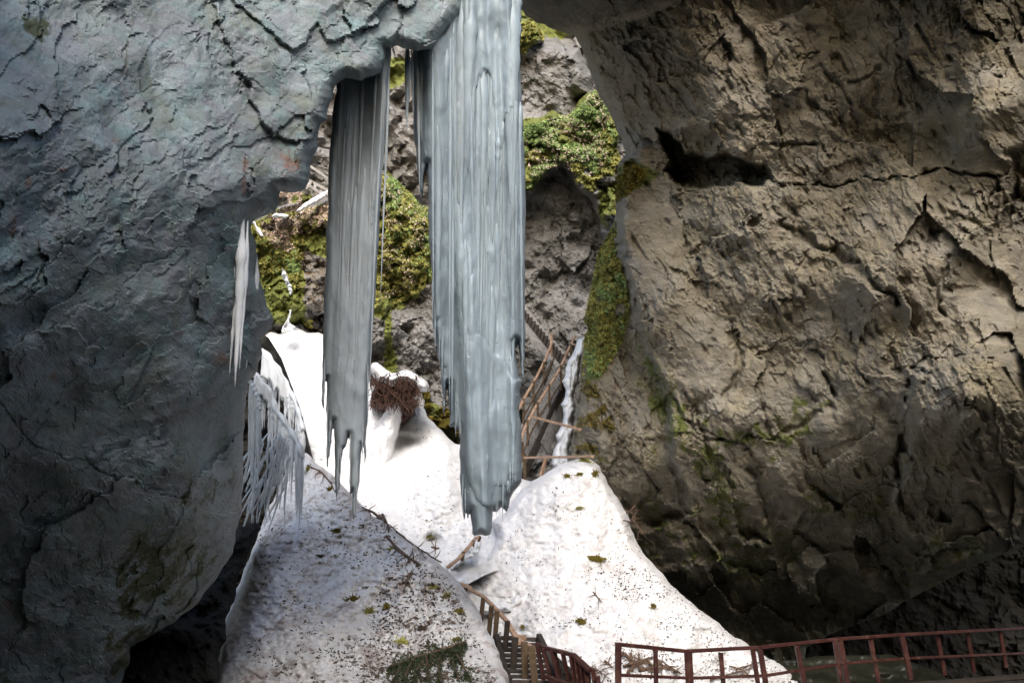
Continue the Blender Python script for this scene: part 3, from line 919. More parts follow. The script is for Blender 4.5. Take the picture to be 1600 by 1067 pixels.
# moss covered boulder between the two big icicles
BR_POLY = [(540, 330), (598, 266), (615, 278), (632, 298), (650, 318), (690, 330), (740, 420), (760, 600), (760, 740), (700, 700), (660, 640), (560, 620), (540, 600)]
sBR = relief('mossy_boulder', BR_POLY, rear_depth(34, 371, 1.3, 20, 0.002, blob=0.25), 2.2, 30, 2.4, 3.0, M['grey_rock'], mask=mask_of([([(560, 270), (640, 290), (700, 340), (680, 440), (640, 470), (600, 500), (560, 480)], 0.95), ([(605, 470), (616, 470), (616, 600), (604, 590)], 0.8), ([(660, 620), (700, 640), (730, 700), (690, 690)], 0.7)], [([(560, 420), (620, 430), (620, 500), (560, 500)], 0.5)], 6), rough_amp=3, seed=16)
tag(sBR.o, 'tall moss topped boulder between the two big icicle curtains', 'boulder')
moss_tufts('moss', sBR, [(560, 290), (600, 262), (632, 295), (668, 325), (672, 400), (664, 450), (630, 470), (600, 480), (560, 490)], 12000, M['moss'], sBR.o, 0.15, 21, -0.08)
moss_tufts('moss', sBR, [(560, 290), (600, 262), (632, 295), (668, 325), (672, 430), (620, 400), (590, 350)], 7000, M['moss_fresh'], sBR.o, 0.12, 22, -0.1)
moss_tufts('moss', sBR, [(655, 600), (700, 640), (735, 700), (700, 690), (670, 650)], 2500, M['moss_brown'], sBR.o, 0.13, 23, -0.1)

# mossy bank left of the first icicle
BL_POLY = [(370, 330), (400, 345), (420, 335), (450, 318), (480, 322), (515, 298), (560, 300), (560, 560), (500, 530), (486, 520), (470, 505), (455, 512), (440, 520), (425, 530), (380, 540)]
sBL = relief('mossy_bank', BL_POLY, rear_depth(33, 381, 1.3, -30, 0.0, blob=0.3), 2.2, 26, 2.2, 3.0, M['grey_rock'],
             mask=mask_of([([(380, 340), (520, 320), (520, 400), (470, 390), (480, 520), (420, 500), (400, 420)], 0.9)], [([(455, 390), (520, 380), (520, 500), (470, 480)], 0.62), ([(400, 420), (430, 430), (440, 500), (420, 500)], 0.5)], 7), rough_amp=3, seed=26)
tag(sBL.o, 'mossy rock bank with a trickle left of the first icicle', 'rock bank')
moss_tufts('moss', sBL, [(392, 352), (440, 335), (515, 320), (515, 370), (470, 385), (490, 520), (470, 505), (420, 450), (400, 410)], 11000, M['moss'], sBL.o, 0.14, 31, -0.05)
moss_tufts('moss', sBL, [(400, 380), (460, 350), (470, 440), (460, 500), (430, 440)], 4000, M['moss_fresh'], sBL.o, 0.12, 32, 0.0)
moss_tufts('leaf_litter', sBL, [(400, 350), (440, 325), (515, 310), (515, 345), (460, 380), (430, 370)], 2600, M['litter'], sBL.o, 0.14, 33, -0.1)
# rock shelf behind with snow streaks
US_POLY = [(400, 240), (500, 230), (560, 240), (560, 330), (470, 345), (400, 350)]
sUS = relief('rock_shelf', US_POLY, rear_depth(37, 391, 1.2, -30), 2.6, 14, 1.0, 3.0, M['grey_rock'], mask=mask_of([([(455, 300), (480, 298), (480, 320), (455, 322)], 0.8)]), rough_amp=2, seed=36)
tag(sUS.o, 'leaf strewn rock shelf behind the mossy bank, under the planks', 'rock shelf')


def snow_d(base_top, y_top, base_bot, y_bot, seed, amp=1.0, fx=None):
    def f(X, Y):
        u = X / 100; v = Y / 100
        t = (Y - y_top) / (y_bot - y_top)
        d = base_top + (base_bot - base_top) * t
        if fx is not None:
            d = d + fx(X, Y)
        return d + amp * (0.8 * fbm(u * 0.9, v * 0.9, 3, seed) + 0.3 * fbm(u * 3, v * 3, 5, seed + 3) + 0.15 * fbm(u * 13, v * 20, 5, seed + 6) - 0.1 * np.maximum(0, ridged(u * 5, v * 8, 3, seed + 9) - 0.3))
    return f


for i, (pl, lab) in enumerate([
    ([(424, 338), (431, 333), (441, 334), (452, 337), (447, 342), (430, 341)], 'small white snow patch on the shelf below the slate overhang'),
    ([(462, 330), (472, 321), (485, 312), (500, 303), (513, 297), (514, 306), (500, 313), (484, 322), (470, 330)], 'long white snow streak on the rock shelf left of the first icicle'),
    ([(392, 346), (398, 346), (405, 356), (413, 370), (408, 370), (400, 360)], 'thin snow streak running down beside the slate wall')]):
    s = relief('snow_patch', pl, lambda X, Y: 32.0 + 0.3 * fbm(X / 12, Y / 12, 3, 5), 1.2, 4, 0.25, 0.5, M['snow'], smooth=True, rough_amp=0.8, seed=60 + i, seg=4)
    tag(s.o, lab, 'snow patch', 'snow patches on the far rocks')

for sf_, pl_, n_, sd_ in ((sMR, [(820, 200), (900, 170), (932, 138), (958, 190), (940, 280), (860, 262), (830, 290)], 900, 71), (sBR, [(590, 280), (632, 295), (668, 325), (665, 440), (600, 470)], 500, 72), (sBL, [(400, 350), (515, 315), (515, 350), (440, 400)], 1500, 73), (sUS, [(430, 300), (500, 300), (515, 330), (430, 340)], 900, 74)):
    moss_tufts('dead_leaves', sf_, pl_, n_, M['leaf'], sf_.o, 0.1, sd_, -0.15, lift=0.25)

#@@SNOW
# ------------------------------------------------------------------ snow
SF = [(404, 545), (409, 528), (420, 516), (436, 522), (450, 514), (456, 505), (468, 513), (480, 520), (498, 519), (508, 524), (560, 560), (600, 600), (640, 606), (655, 622), (664, 640), (668, 652), (678, 660), (690, 672), (700, 684), (712, 694), (730, 697), (765, 690), (800, 740), (850, 760),
      (860, 900), (800, 960), (640, 960), (540, 860), (480, 730), (474, 700), (462, 668), (452, 640), (436, 600), (418, 572)]


def sf_fx(X, Y):
    e = 0 * X
    e += 0.7 * np.exp(-(((X - 625) / 16) ** 2)) * sstep(Y, 640, 700) * (1 - sstep(Y, 700, 790))
    e -= 1.1 * np.exp(-(((X - 680) / 36) ** 2 + ((Y - 740) / 60) ** 2))
    e -= 0.8 * np.exp(-(((X - 450) / 34) ** 2 + ((Y - 560) / 30) ** 2))
    e += 0.9 * np.exp(-(((X - 675) / 14) ** 2 + ((Y - 845) / 12) ** 2))
    e += 0.5 * np.exp(-(((X - 640) / 22) ** 2 + ((Y - 690) / 8) ** 2)) * 2
    return e


sSF = relief('snow_field', SF, snow_d(33, 510, 19.5, 900, 401, 1.0, sf_fx), 2.2, 16, 1.0, 4.0, M['snow'], smooth=True, rough_amp=1.5, seed=41)
tag(sSF.o, kind='structure')

SC = [(640, 905), (715, 900), (722, 903), (745, 884), (762, 862), (776, 840), (768, 815), (790, 800), (800, 782), (815, 764), (832, 751), (850, 741), (866, 731), (880, 723), (895, 719), (908, 716), (925, 719), (937, 728), (946, 745), (956, 765), (972, 790), (985, 815), (992, 840), (1002, 858), (1020, 880), (1040, 902), (1062, 926), (1085, 945),
      (1110, 964), (1135, 985), (1165, 1003), (1200, 1028), (1240, 1050), (1290, 1075), (1330, 1200), (640, 1200)]


def sc_fx(X, Y):
    e = 2.6 * np.clip((np.abs(X - 905 - 0.02 * (Y - 720)) / 260), 0, 1.6) ** 1.6 * 0.9
    e = e + 0.5 * np.exp(-(((X - 725) / 20) ** 2)) * sstep(Y, 880, 930)
    return e


sSC = relief('snow_cone', SC, snow_d(21.3, 716, 15.6, 1067, 421, 0.6, sc_fx), 2.2, 14, 1.4, 4.0, M['snow_cone'], smooth=True, rough_amp=1.2, seed=43)
tag(sSC.o, kind='structure')

SH = [(320, 1200), (332, 1067), (345, 1000), (360, 940), (385, 880), (404, 830), (418, 795), (432, 770), (446, 742), (458, 722), (470, 705), (480, 708), (492, 722), (506, 731), (520, 741), (534, 757), (548, 770), (562, 786), (578, 800), (600, 813), (625, 832), (650, 851), (672, 868), (690, 884), (706, 898), (718, 910), (730, 926), (742, 943), (752, 962), (764, 990), (775, 1010), (784, 1034), (792, 1050), (800, 1075), (820, 1200)]
sSH = relief('snow_slope', SH, snow_d(20, 705, 9.5, 1067, 441, 1.0, lambda X, Y: -0.004 * (X - 600) + 4.0 * (1 - sstep(X + 0.35 * (Y - 1067), 250, 420)) ** 1.5), 2.0, 14, 1.2, 4.0, M['snow_dirty'], smooth=True, rough_amp=1.5, seed=47)
tag(sSH.o, kind='structure')

PA = [(698, 905), (700, 880), (722, 866), (735, 848), (752, 838), (772, 806), (820, 790), (850, 850), (800, 885), (745, 905), (725, 915)]
sPA = relief('path', PA, lambda X, Y: 23.1 - (Y - 800) * 0.045 + 0.25 * fbm(X / 14, Y / 14, 4, 5) + 0.004 * np.abs(X - 750), 1.6, 6, 0.1, 1.5, M['ice_path'], smooth=True, rough_amp=1.5, seed=50)
tag(sPA.o, kind='structure')

# icy spill running down beside the hanging stairs
IS = [(898, 546), (905, 528), (918, 524), (928, 528), (929, 542), (922, 552), (908, 560), (905, 590), (896, 620), (900, 640), (893, 660), (899, 672), (893, 690), (890, 714), (900, 730), (864, 735), (862, 716), (872, 690), (868, 680), (880, 655), (876, 632), (884, 610), (878, 596), (886, 570)]
sIS = relief('ice_spill', IS, lambda X, Y: 27.0 + 0.25 * fbm(X / 10, Y / 30, 4, 15) - 0.004 * (Y - 600), 1.5, 8, 0.6, 0.8, M['ice_white'], smooth=False, rough_amp=1.4, seed=51, seg=5)
tag(sIS.o, 'narrow white ice spill down the rock right of the hanging stairs', 'ice')
IT = [(440, 418), (446, 424), (450, 436), (456, 446), (457, 456), (454, 462), (450, 452), (446, 440), (440, 430)]
for i, pl in enumerate([IT, [(452, 484), (456, 484), (452, 500), (458, 508), (466, 516), (440, 520), (443, 508), (448, 500)]]):
    s = relief('frozen_trickle', pl, lambda X, Y: 30.6 + 0.4 * fbm(X / 6, Y / 6, 3, 5), 1.0, 3, 0.2, 0.4, M['ice_pale'], rough_amp=0.8, seed=70 + i, seg=3)
    tag(s.o, ['thin frozen trickle halfway down the mossy bank', 'small frozen spray at the foot of the mossy bank'][i], 'ice')

FL = [(120, 1250), (150, 800), (300, 560), (380, 500), (420, 528), (440, 560), (470, 640), (490, 720), (560, 800), (560, 1250)]
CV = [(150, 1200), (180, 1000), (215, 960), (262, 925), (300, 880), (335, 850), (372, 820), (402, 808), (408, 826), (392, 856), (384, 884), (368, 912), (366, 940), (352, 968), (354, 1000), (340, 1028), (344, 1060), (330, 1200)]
sCV = relief('crevice_shade', CV, lambda X, Y: 15.5 - (Y - 820) * 0.021 + 0.6 * fbm(X / 30, Y / 30, 5, 4), 2.4, 14, 1.0, 1.5, M['shade_black'], rough_amp=3, seed=97)  # added dark body standing in for the crevice shade
tag(sCV.o, 'added rock coloured as the black shade in the crevice between slate wall and snow slope', kind='structure')
sFL = relief('rock_foot', FL, rear_depth(23.5, 601, 0.7, -40), 4.0, 20, 1.0, 3.0, M['shade_black'])  # near-black colour holds the shade behind the fringes
tag(sFL.o, 'rock under the snow bank behind the frozen fringes, shade put into its colour', kind='structure')
#@@ICE
# ------------------------------------------------------------------ icicles
def ice_depth(base, seed, amp=1.0, lean=0.0, xs=1.0):
    def f(X, Y):
        x = (X + lean * (Y - 400)) * xs
        wob = 5 * fbm(X / 70, Y / 260, 3, seed)
        x = x + wob
        d = base + 0 * X
        d += amp * 0.34 * fbm(x / 46, Y / 900, 2, seed + 1)
        n1 = vn(x / 17, Y / 420, seed + 2)
        d += amp * 0.07 * n1
        n2 = vn(x / 8.5, Y / 150, seed + 4)
        d += amp * 0.02 * n2 * (0.3 + 1.4 * np.clip(0.5 + vn(X / 40, Y / 90, seed + 20), 0, 1))
        d += amp * 0.05 * fbm(X / 30, Y / 60, 3, seed + 22)
        d += amp * 0.004 * vn(x / 3.4, Y / 60, seed + 6)
        # drapery steps: long tongues ending at different heights
        k = np.floor((x + 5 * vn(x / 9, Y / 60, seed + 12)) / 11); yy = 150 + 650 * h2(k, k * 0, seed + 8)
        d += amp * 0.02 * sstep(Y, yy - 60, yy + 10)
        d += amp * 0.004 * fbm(X / 4, Y / 30, 3, seed + 9)
        return d
    return f


A = [(516, 100), (527, 140), (521, 165), (519, 200), (515, 235), (513, 270), (512, 300), (513, 330), (509, 362), (510, 400), (507, 440), (506, 480), (505, 520), (504, 560), (503, 600), (502, 626), (505, 640), (507, 628), (508, 596), (510, 590), (510, 622), (509, 640), (511, 648), (510.5, 680), (511, 734), (513, 716), (515, 712), (518, 690), (521, 657), (522.5, 700), (523, 740), (524, 766), (525.5, 786), (528, 768), (531, 762), (532, 730), (536, 703), (541, 696), (545, 678), (546, 700), (546, 750), (547, 776), (550, 764), (550.5, 790), (552, 812), (556, 806), (557, 775), (562, 752), (564, 710), (566, 694), (568, 700), (570, 727), (572, 712), (571, 692), (573, 668), (575.5, 650), (576, 600), (580, 560), (582, 520), (586, 470), (588, 430), (592, 380), (594, 330), (596, 290), (599, 240), (602, 190), (606, 140), (611, 90), (612, 66), (560, 90)]
rootA = empty('icicle_curtain', P(560, 110, 10.2))
tag(rootA, 'tall grey icicle curtain hanging left of centre with ragged spikes at its foot', 'icicle')
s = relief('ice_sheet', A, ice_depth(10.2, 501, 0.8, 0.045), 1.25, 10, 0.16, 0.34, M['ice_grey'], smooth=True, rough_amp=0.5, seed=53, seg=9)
adopt(s.o, rootA); sA = s


def spike(px0, py0, px1, py1, d, wpx, seed, mat, nm='spike', parent=None, k=9):
    """one tapering icicle with uneven girth"""
    rnd = random.Random(seed)
    n = 26
    pts = []; rad = []
    ph = rnd.random() * 6; amp = (px1 - px0) * 0.06 + rnd.uniform(-0.6, 0.6)
    for i in range(n + 1):
        t = i / n
        pts.append(V(px0 + (px1 - px0) * t + amp * math.sin(t * 7 + ph) * (1 - t), py0 + (py1 - py0) * t, d))
        rad.append(max(0.0015, wpx / 2 * d / FPX * ((1 - t) ** 0.75) * min(1.0, 0.1 + 3.2 * t) * (1 + 0.13 * math.sin(t * 31 + ph) + rnd.uniform(-0.08, 0.08))))
    m = MB(); m.tube(pts, rad, k)
    o = m.build(nm, mat, None, True)
    if parent is not None:
        adopt(o, parent)
    return o


for i, a in enumerate([(598, 100, 576, 640, 7), (609, 84, 594, 480, 6)]):
    spike(a[0], a[1], a[2], a[3], 10.06, a[4], 300 + i, M['ice_grey'], 'icicle_strand', rootA)

B = [(716, -40), (738, -90), (800, -90), (806, 0), (808, 50), (812, 100), (816, 180), (819, 230), (821, 300), (820, 400), (820, 500), (820, 560), (818, 592), (815, 596), (813, 560), (811, 545), (809, 532), (807, 545), (806, 536), (805, 556), (808, 570), (811, 590), (815, 594), (812, 612), (811, 640), (814, 662), (815, 700), (816, 735), (815, 752), (810, 760), (803, 768), (797, 779), (792, 800), (784, 792), (776, 800), (770, 799), (769, 812), (767, 834), (760, 837), (750, 835), (742, 837), (738, 834), (736, 812), (734, 798), (731, 812), (729, 800), (727, 797), (725, 813), (723, 790), (720, 770), (719, 720), (719, 690), (717, 672), (714, 668), (712, 674), (709, 666), (702, 667), (702, 630), (700, 600), (697, 618), (694, 652), (692, 640), (691, 610), (689, 585), (686, 566), (684, 550), (681, 530), (678, 500), (677, 512), (675, 490), (676, 440), (673, 400), (670, 360), (669, 310), (667, 256), (665, 268), (661, 300), (658, 316), (655, 290), (651, 256), (648, 225), (645, 160), (643, 90), (650, 60), (690, 50)]
rootB = empty('icicle_column', P(770, 0, 10.6))
tag(rootB, 'massive pale blue icicle column reaching down the middle to the snow', 'icicle')
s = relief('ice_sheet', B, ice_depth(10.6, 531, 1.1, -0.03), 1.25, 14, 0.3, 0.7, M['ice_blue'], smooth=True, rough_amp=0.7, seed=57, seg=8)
adopt(s.o, rootB); sB = s
rn = random.Random(3)
for i in range(30):
    if i < 16:
        x = rn.uniform(722, 812); y0 = {0: 740, 1: 750}[i % 2] - (20 if x > 796 else 0); y1 = (800 if x < 738 else 838 if x < 768 else 806 if x < 792 else 772) + rn.uniform(-12, 10)
    elif i < 24:
        x = rn.uniform(700, 722); y0 = 610; y1 = 672 + rn.uniform(-10, 14)
    else:
        x = rn.uniform(676, 692); y0 = 430 + (x - 676) * 5; y1 = y0 + rn.uniform(60, 110)
    spike(x, y0, x - 1, y1, 10.62, rn.uniform(3, 6), 900 + i, M['ice_blue'], 'spike', rootB, 7)
for x, y0, y1 in ((507, 560, 645), (512, 620, 728), (529, 680, 780), (533, 640, 748), (548, 660, 770), (558, 680, 798), (567, 640, 722), (541, 620, 700), (575, 560, 668)):
    spike(x, y0, x - 1, y1, 10.25, rn.uniform(3, 6), 950 + int(x), M['ice_grey'], 'spike', rootA, 7)
# drapery hanging in front of the column near its top, and lower aprons
DR = [(732, -90), (804, -90), (803, 30), (806, 90), (808, 150), (806, 200), (803, 232), (800, 200), (798, 170), (795, 210), (792, 224), (790, 180), (786, 190), (784, 232), (778, 238), (772, 225), (768, 190), (766, 130), (763, 118), (759, 112), (757, 122), (755, 110), (753, 128), (750, 142), (748, 120), (745, 134), (742, 140), (737, 130), (734, 138), (731, 124), (733, 70), (736, 30)]


def hug(surf, off, seed):
    def f(X, Y):
        j = np.clip(np.round((X - surf.xs[0]) / surf.step).astype(int), 1, len(surf.xs) - 2)
        i = np.clip(np.round((Y - surf.ys[0]) / surf.step).astype(int), 1, len(surf.ys) - 2)
        d = (surf.D[i, j] + surf.D[i - 1, j] + surf.D[i + 1, j] + surf.D[i, j - 1] + surf.D[i, j + 1]) / 5
        return np.where(surf.used[i, j], d, 10.8) - off - 0.03 * vn(X / 7, Y / 160, seed)
    return f


s = relief('ice_drapery', [(x + 2 if x < 800 else x - 4, y) for x, y in DR], hug(sB, 0.045, 5), 1.25, 7, 0.05, 0.1, M['ice_blue'], smooth=True, rough_amp=0.6, seed=58, seg=7)
adopt(s.o, rootB)
LB = [(732, 430), (740, 426), (744, 436), (742, 480), (746, 520), (760, 530), (772, 548), (790, 560), (800, 590), (812, 594), (811, 650), (808, 740), (790, 762), (775, 760), (770, 795), (752, 790), (742, 780), (733, 760), (724, 720), (722, 640), (724, 560), (728, 500)]
s = relief('ice_apron', [(x - 3 if x > 800 else x, y) for x, y in LB], hug(sB, 0.035, 6), 1.4, 10, 0.05, 0.1, M['ice_blue'], smooth=True, rough_amp=0.9, seed=59, seg=9)
adopt(s.o, rootB)
for i, a in enumerate([(704, 60, 702, 640, 9), (812, 200, 817, 590, 7), (708, 300, 706, 668, 8), (676, 80, 677, 480, 7), (710, 34, 706, 96, 5), (735, 150, 740, 400, 9), (779, 200, 776, 300, 13)]):
    spike(a[0], a[1], a[2], a[3], 10.36 if a[3] > 100 else 10.0, a[4], 330 + i, M['ice_blue'], 'icicle_strand', rootB)


def fused(name, surf, n, wr, lr, seed, mat, root, ytop=0.35):
    """long tapering icicles grown into the face of a sheet of ice"""
    rn = random.Random(seed)
    pa = np.array(surf.poly); x0, y0 = pa.min(0); x1, y1 = pa.max(0)
    m = MB(); c = 0; tries = 0
    while c < n and tries < n * 12:
        tries += 1
        x = rn.uniform(x0, x1); ya = rn.uniform(y0, y0 + (y1 - y0) * ytop * rn.uniform(0.2, 2.4)); L_ = rn.uniform(*lr)
        yb = ya + L_; wp = rn.uniform(*wr)
        dx = -0.045 * L_ if surf is sA else rn.uniform(-0.02, 0.01) * L_
        q = np.array([[x + dx * t, ya + L_ * t] for t in (0, 0.25, 0.5, 0.75, 1.0)])
        if not inside(q[:, 0], q[:, 1], surf.poly).all():
            continue
        k = 22; P_ = []; Rr = []
        ph = rn.random() * 6
        for i in range(k + 1):
            t = i / k
            px = x + dx * t + 0.8 * math.sin(t * 5 + ph); py = ya + L_ * t
            dd = on(surf, px, py)
            r = max(0.0012, wp / 2 * dd / FPX * (1 - t) ** 0.6 * min(1, 0.15 + t * 5) * (1 + 0.1 * math.sin(t * 40 + ph)))
            Rr.append(r); P_.append((px, py, dd))
        ds = [p[2] for p in P_]
        ds = [sum(ds[max(0, i - 2):i + 3]) / len(ds[max(0, i - 2):i + 3]) for i in range(len(ds))]
        m.tube([V(p[0], p[1], ds[i] + Rr[i] * 0.55) for i, p in enumerate(P_)], Rr, 8)
        c += 1
    o = m.build(name, mat, None, True)
    adopt(o, root)


fused('fused_strands', sA, 9, (8, 20), (120, 380), 5, M['ice_grey'], rootA)
fused('fused_strands', sB, 46, (5, 16), (60, 360), 6, M['ice_blue'], rootB, 0.45)
fused('broad_strands', sB, 13, (18, 34), (120, 420), 8, M['ice_blue'], rootB, 0.3)

# slender icicles
def icicle(label, spec, mat, d, grp=None, cat='icicle'):
    px0, py0 = spec[0][0], spec[0][1]
    if len(spec) == 1:
        r_ = None
        o = spike(*spec[0][:4], d, spec[0][4], int(px0 * 7), mat, 'icicle')
        tag(o, label, cat, grp)
        return o
    r_ = empty('icicle', P(px0, py0, d))
    tag(r_, label, cat, grp)
    for j, a in enumerate(spec):
        spike(a[0], a[1], a[2], a[3], d + 0.02 * j, a[4], int(px0 * 7) + j, mat, 'icicle_strand', r_)
    return r_


G1 = 'icicles hanging from the slate wall'
icicle('slender icicle in the gap between the two big icicles', [(638, 70, 635, 210, 13), (635, 72, 636, 168, 8), (643, 74, 646, 190, 6)], M['ice_grey'], 10.5, G1)
icicle('tiny icicle under the slate edge between the two big icicles', [(614, 74, 618, 92, 5)], M['ice_grey'], 10.0, G1)
icicle('long narrow icicle beside the pale strand, left edge of the column', [(652, 80, 656, 300, 9)], M['ice_grey'], 10.7, G1)
icicle('longest icicle on the slate wall at left, split into several tips', [(381, 330, 367, 606, 22), (388, 345, 374, 580, 12), (368, 385, 361, 495, 6), (371, 440, 358, 588, 9), (378, 400, 371, 560, 14)], M['ice_pale'], on(sL, 382, 345) - 0.02, G1)
icicle('thin curved icicle right of the longest one on the slate wall', [(400, 440, 384, 578, 11), (402, 400, 396, 500, 7), (404, 420, 401, 470, 5)], M['ice_pale'], on(sL, 396, 425) - 0.02, G1)


# frozen fringe on the snow bank and along the leaning ice ribs
def rib(pts, d0, d1, wpx, seed):
    n = 40
    L = [0]
    for i in range(len(pts) - 1):
        L.append(L[-1] + math.hypot(pts[i + 1][0] - pts[i][0], pts[i + 1][1] - pts[i][1]))
    out = []; rad = []; rnd = random.Random(seed)
    for i in range(n + 1):
        s_ = L[-1] * i / n
        x = np.interp(s_, L, [p[0] for p in pts]); y = np.interp(s_, L, [p[1] for p in pts])
        d = d0 + (d1 - d0) * i / n
        out.append(V(x, y, d)); rad.append(wpx / 2 * d / FPX * (0.8 + 0.25 * math.sin(i * 0.9 + seed) + rnd.uniform(-0.08, 0.08)))
    return out, rad


def fringe(name, label, pts, d0, d1, seed, length, n, wpx=(5, 9), ribw=12, mat=None, sheet=0.55):
    mat = mat or M['ice_pale']
    rnd = random.Random(seed)
    root = empty(name, P(pts[0][0], pts[0][1], d0))
    tag(root, label, 'ice fringe', 'frozen fringes beside the slate wall')
    out, rad = rib(pts, d0, d1, ribw, seed)
    m = MB(); m.tube(out, rad, 10)
    adopt(m.build('ice_rib', mat, None, True), root)
    L = [0]
    for i in range(len(pts) - 1):
        L.append(L[-1] + math.hypot(pts[i + 1][0] - pts[i][0], pts[i + 1][1] - pts[i][1]))
    xs_ = [p[0] for p in pts]; ys_ = [p[1] for p in pts]
    for i in range(n):
        t = (i + rnd.uniform(0.1, 0.9)) / n
        x = np.interp(t * L[-1], L, xs_); y = np.interp(t * L[-1], L, ys_)
        ln = length(t) * rnd.uniform(0.25, 1.12)
        d = d0 + (d1 - d0) * t
        spike(x, y, x + rnd.uniform(-3, 1) - ln * 0.03, y + ln, d, rnd.uniform(*wpx), seed * 50 + i, mat, 'icicle', root, 7)
    # thin ice skin joining the roots of the icicles
    up = list(zip(xs_, ys_))
    low = []
    for i in range(len(pts) * 5, -1, -1):
        t = i / (len(pts) * 5)
        low.append((float(np.interp(t * L[-1], L, xs_)) - rnd.uniform(0, 3), float(np.interp(t * L[-1], L, ys_)) + 4 + length(t) * sheet * rnd.uniform(0.6, 1.1)))
    s = relief('ice_skin', up + low, lambda X, Y: ice_depth(0.0, seed, 0.7)(X, Y) + d0 + (d1 - d0) * 0.5, 1.4, 4, 0.08, 0.12, mat, rough_amp=0.8, seed=seed, seg=5)
    adopt(s.o, root)
    return root


fringe('ice_fringe', 'row of white icicles hanging below the edge of the snow bank', [(409, 546), (420, 556), (436, 578), (450, 604), (460, 624), (468, 648), (474, 672)], 20.5, 19.5, 61, lambda t: 118 - 50 * t, 30, (3, 13), 9, sheet=0.4)
fringe('ice_fringe', 'long pale ice fringe along the slanting frozen rib over the snow slope', [(398, 584), (406, 594), (418, 606), (426, 620), (431, 640), (441, 652), (452, 668), (462, 684), (470, 702), (474, 716)], 17.2, 16.4, 63, lambda t: 70 + 75 * t, 38, (3, 13), 10, sheet=0.34)
fringe('ice_fringe', 'short hanging ice fringe closest to the slate wall', [(391, 596), (397, 606), (404, 622), (407, 640)], 15.6, 15.4, 65, lambda t: 165 - 45 * t, 22, (4, 9), 8, sheet=0.2)
# wind-blown sheet of frozen drips sweeping left between the fringes and the rock
rn = random.Random(77)
mb_ = MB()
for k in range(80):
    t = rn.random()
    x = 446 - 50 * t + rn.uniform(-8, 8); y = 672 + 90 * rn.random() + 10 * t
    ln = rn.uniform(20, 95); a = R(112 + rn.uniform(-14, 16)); q = []
    d = 15.9 + rn.uniform(-0.25, 0.25)
    for j in range(9):
        q.append(V(x, y, d)); x += math.cos(a) * ln / 8; y += math.sin(a) * ln / 8; a += R(rn.uniform(-6, 3))
        if x < 340 + max(0, 760 - y) * 0.3:
            break
    if len(q) > 3:
        r0 = rn.uniform(0.012, 0.04)
        mb_.tube(q, [r0 * min(1, 0.4 + j * 0.4) * (1 - j / len(q)) ** 0.7 + 0.0015 for j in range(len(q))], 6)
class _T: pass
s = _T(); s.o = mb_.build('ice_sweep', M['ice_pale'], None, True)
tag(s.o, 'feathery ice sheet swept sideways between slate wall and snow slope', 'ice')

#@@OBJECTS
# ------------------------------------------------------------------ fallen tree with root plate
rt = empty('fallen_tree', P(615, 660, 25.0))
tag(rt, 'snow capped fallen tree with red brown root plate standing in the snow field', 'fallen tree')
RP = [(578, 580), (584, 568), (592, 577), (602, 586), (614, 590), (628, 586), (640, 590), (652, 598), (662, 606), (655, 612), (657, 622), (652, 634), (648, 640), (650, 648), (640, 652), (632, 662), (622, 664), (604, 640), (592, 640), (578, 632)]
s = relief('root_plate', RP, lambda X, Y: 26.6 + 0.7 * ridged(X / 12, Y / 26, 4, 3) + 0.5 * fbm(X / 20, Y / 20, 3, 4), 1.1, 8, 0.7, 1.2, M['root'], rough_amp=2.4, seed=81, seg=3)
adopt(s.o, rt)
rnd = random.Random(5)
m = MB()
for i in range(420):
    x = rnd.uniform(580, 655); y = rnd.uniform(582, 632)
    a = rnd.gauss(1.5, 0.45) if rnd.random() < 0.8 else rnd.uniform(0, 3.1)
    ln = rnd.uniform(6, 26); d = 26.0 - rnd.uniform(0, 0.45)
    pts = []
    for k in range(6):
        pts.append(V(x, y, d)); a += rnd.uniform(-0.35, 0.35); x += math.cos(a) * ln / 5; y += math.sin(a) * ln / 5
        if not (574 < x < 662 and 576 < y < 664 - max(0, 610 - x) * 0.5):
            break
    if len(pts) > 2:
        r0 = rnd.uniform(0.006, 0.02); m.tube(pts, [r0 * (1 - 0.12 * k) for k in range(len(pts))], 5)
adopt(m.build('roots', M['root']), rt)
SCAP = [(578, 574), (582, 567), (589, 566), (597, 572), (604, 578), (613, 583), (622, 582), (628, 579), (637, 578), (648, 583), (658, 589), (668, 597), (671, 604), (667, 612), (656, 612), (648, 606), (642, 600), (634, 597), (628, 594), (622, 597), (613, 604), (605, 601), (598, 597), (591, 600), (585, 592)]
s = relief('snow_cap', SCAP, lambda X, Y: 25.6 + 0.1 * fbm(X / 12, Y / 12, 3, 8), 1.2, 12, 0.8, 0.9, M['snow'], smooth=True, rough_amp=0.7, seed=82)
adopt(s.o, rt)
# trunk under snow, coming towards the viewer
TR = [(606, 626), (612, 621), (620, 622), (627, 628), (630, 636), (630, 650), (625, 664), (622, 680), (616, 700), (610, 722), (606, 742), (600, 750), (575, 752), (560, 740), (566, 700), (580, 672), (596, 652), (603, 640)]
s = relief('snow_covered_trunk', TR, lambda X, Y: 26.3 - (Y - 626) * 0.009 + 0.3 * fbm(X / 14, Y / 26, 4, 9), 1.4, 20, 1.1, 1.5, M['snow'], smooth=True, rough_amp=0.8, seed=83)
adopt(s.o, rt)
for pl, dd, sd_ in (([(650, 607), (656, 606), (660, 616), (664, 626), (662, 640), (652, 634), (646, 620)], 26.0, 84), ([(580, 604), (586, 602), (588, 608), (584, 612), (580, 610)], 25.6, 85)):
    s = relief('snow_lump', pl, lambda X, Y: dd + 0 * X, 1.0, 5, 0.3, 0.4, M['snow'], smooth=True, rough_amp=0.8, seed=sd_, seg=3)
    adopt(s.o, rt)

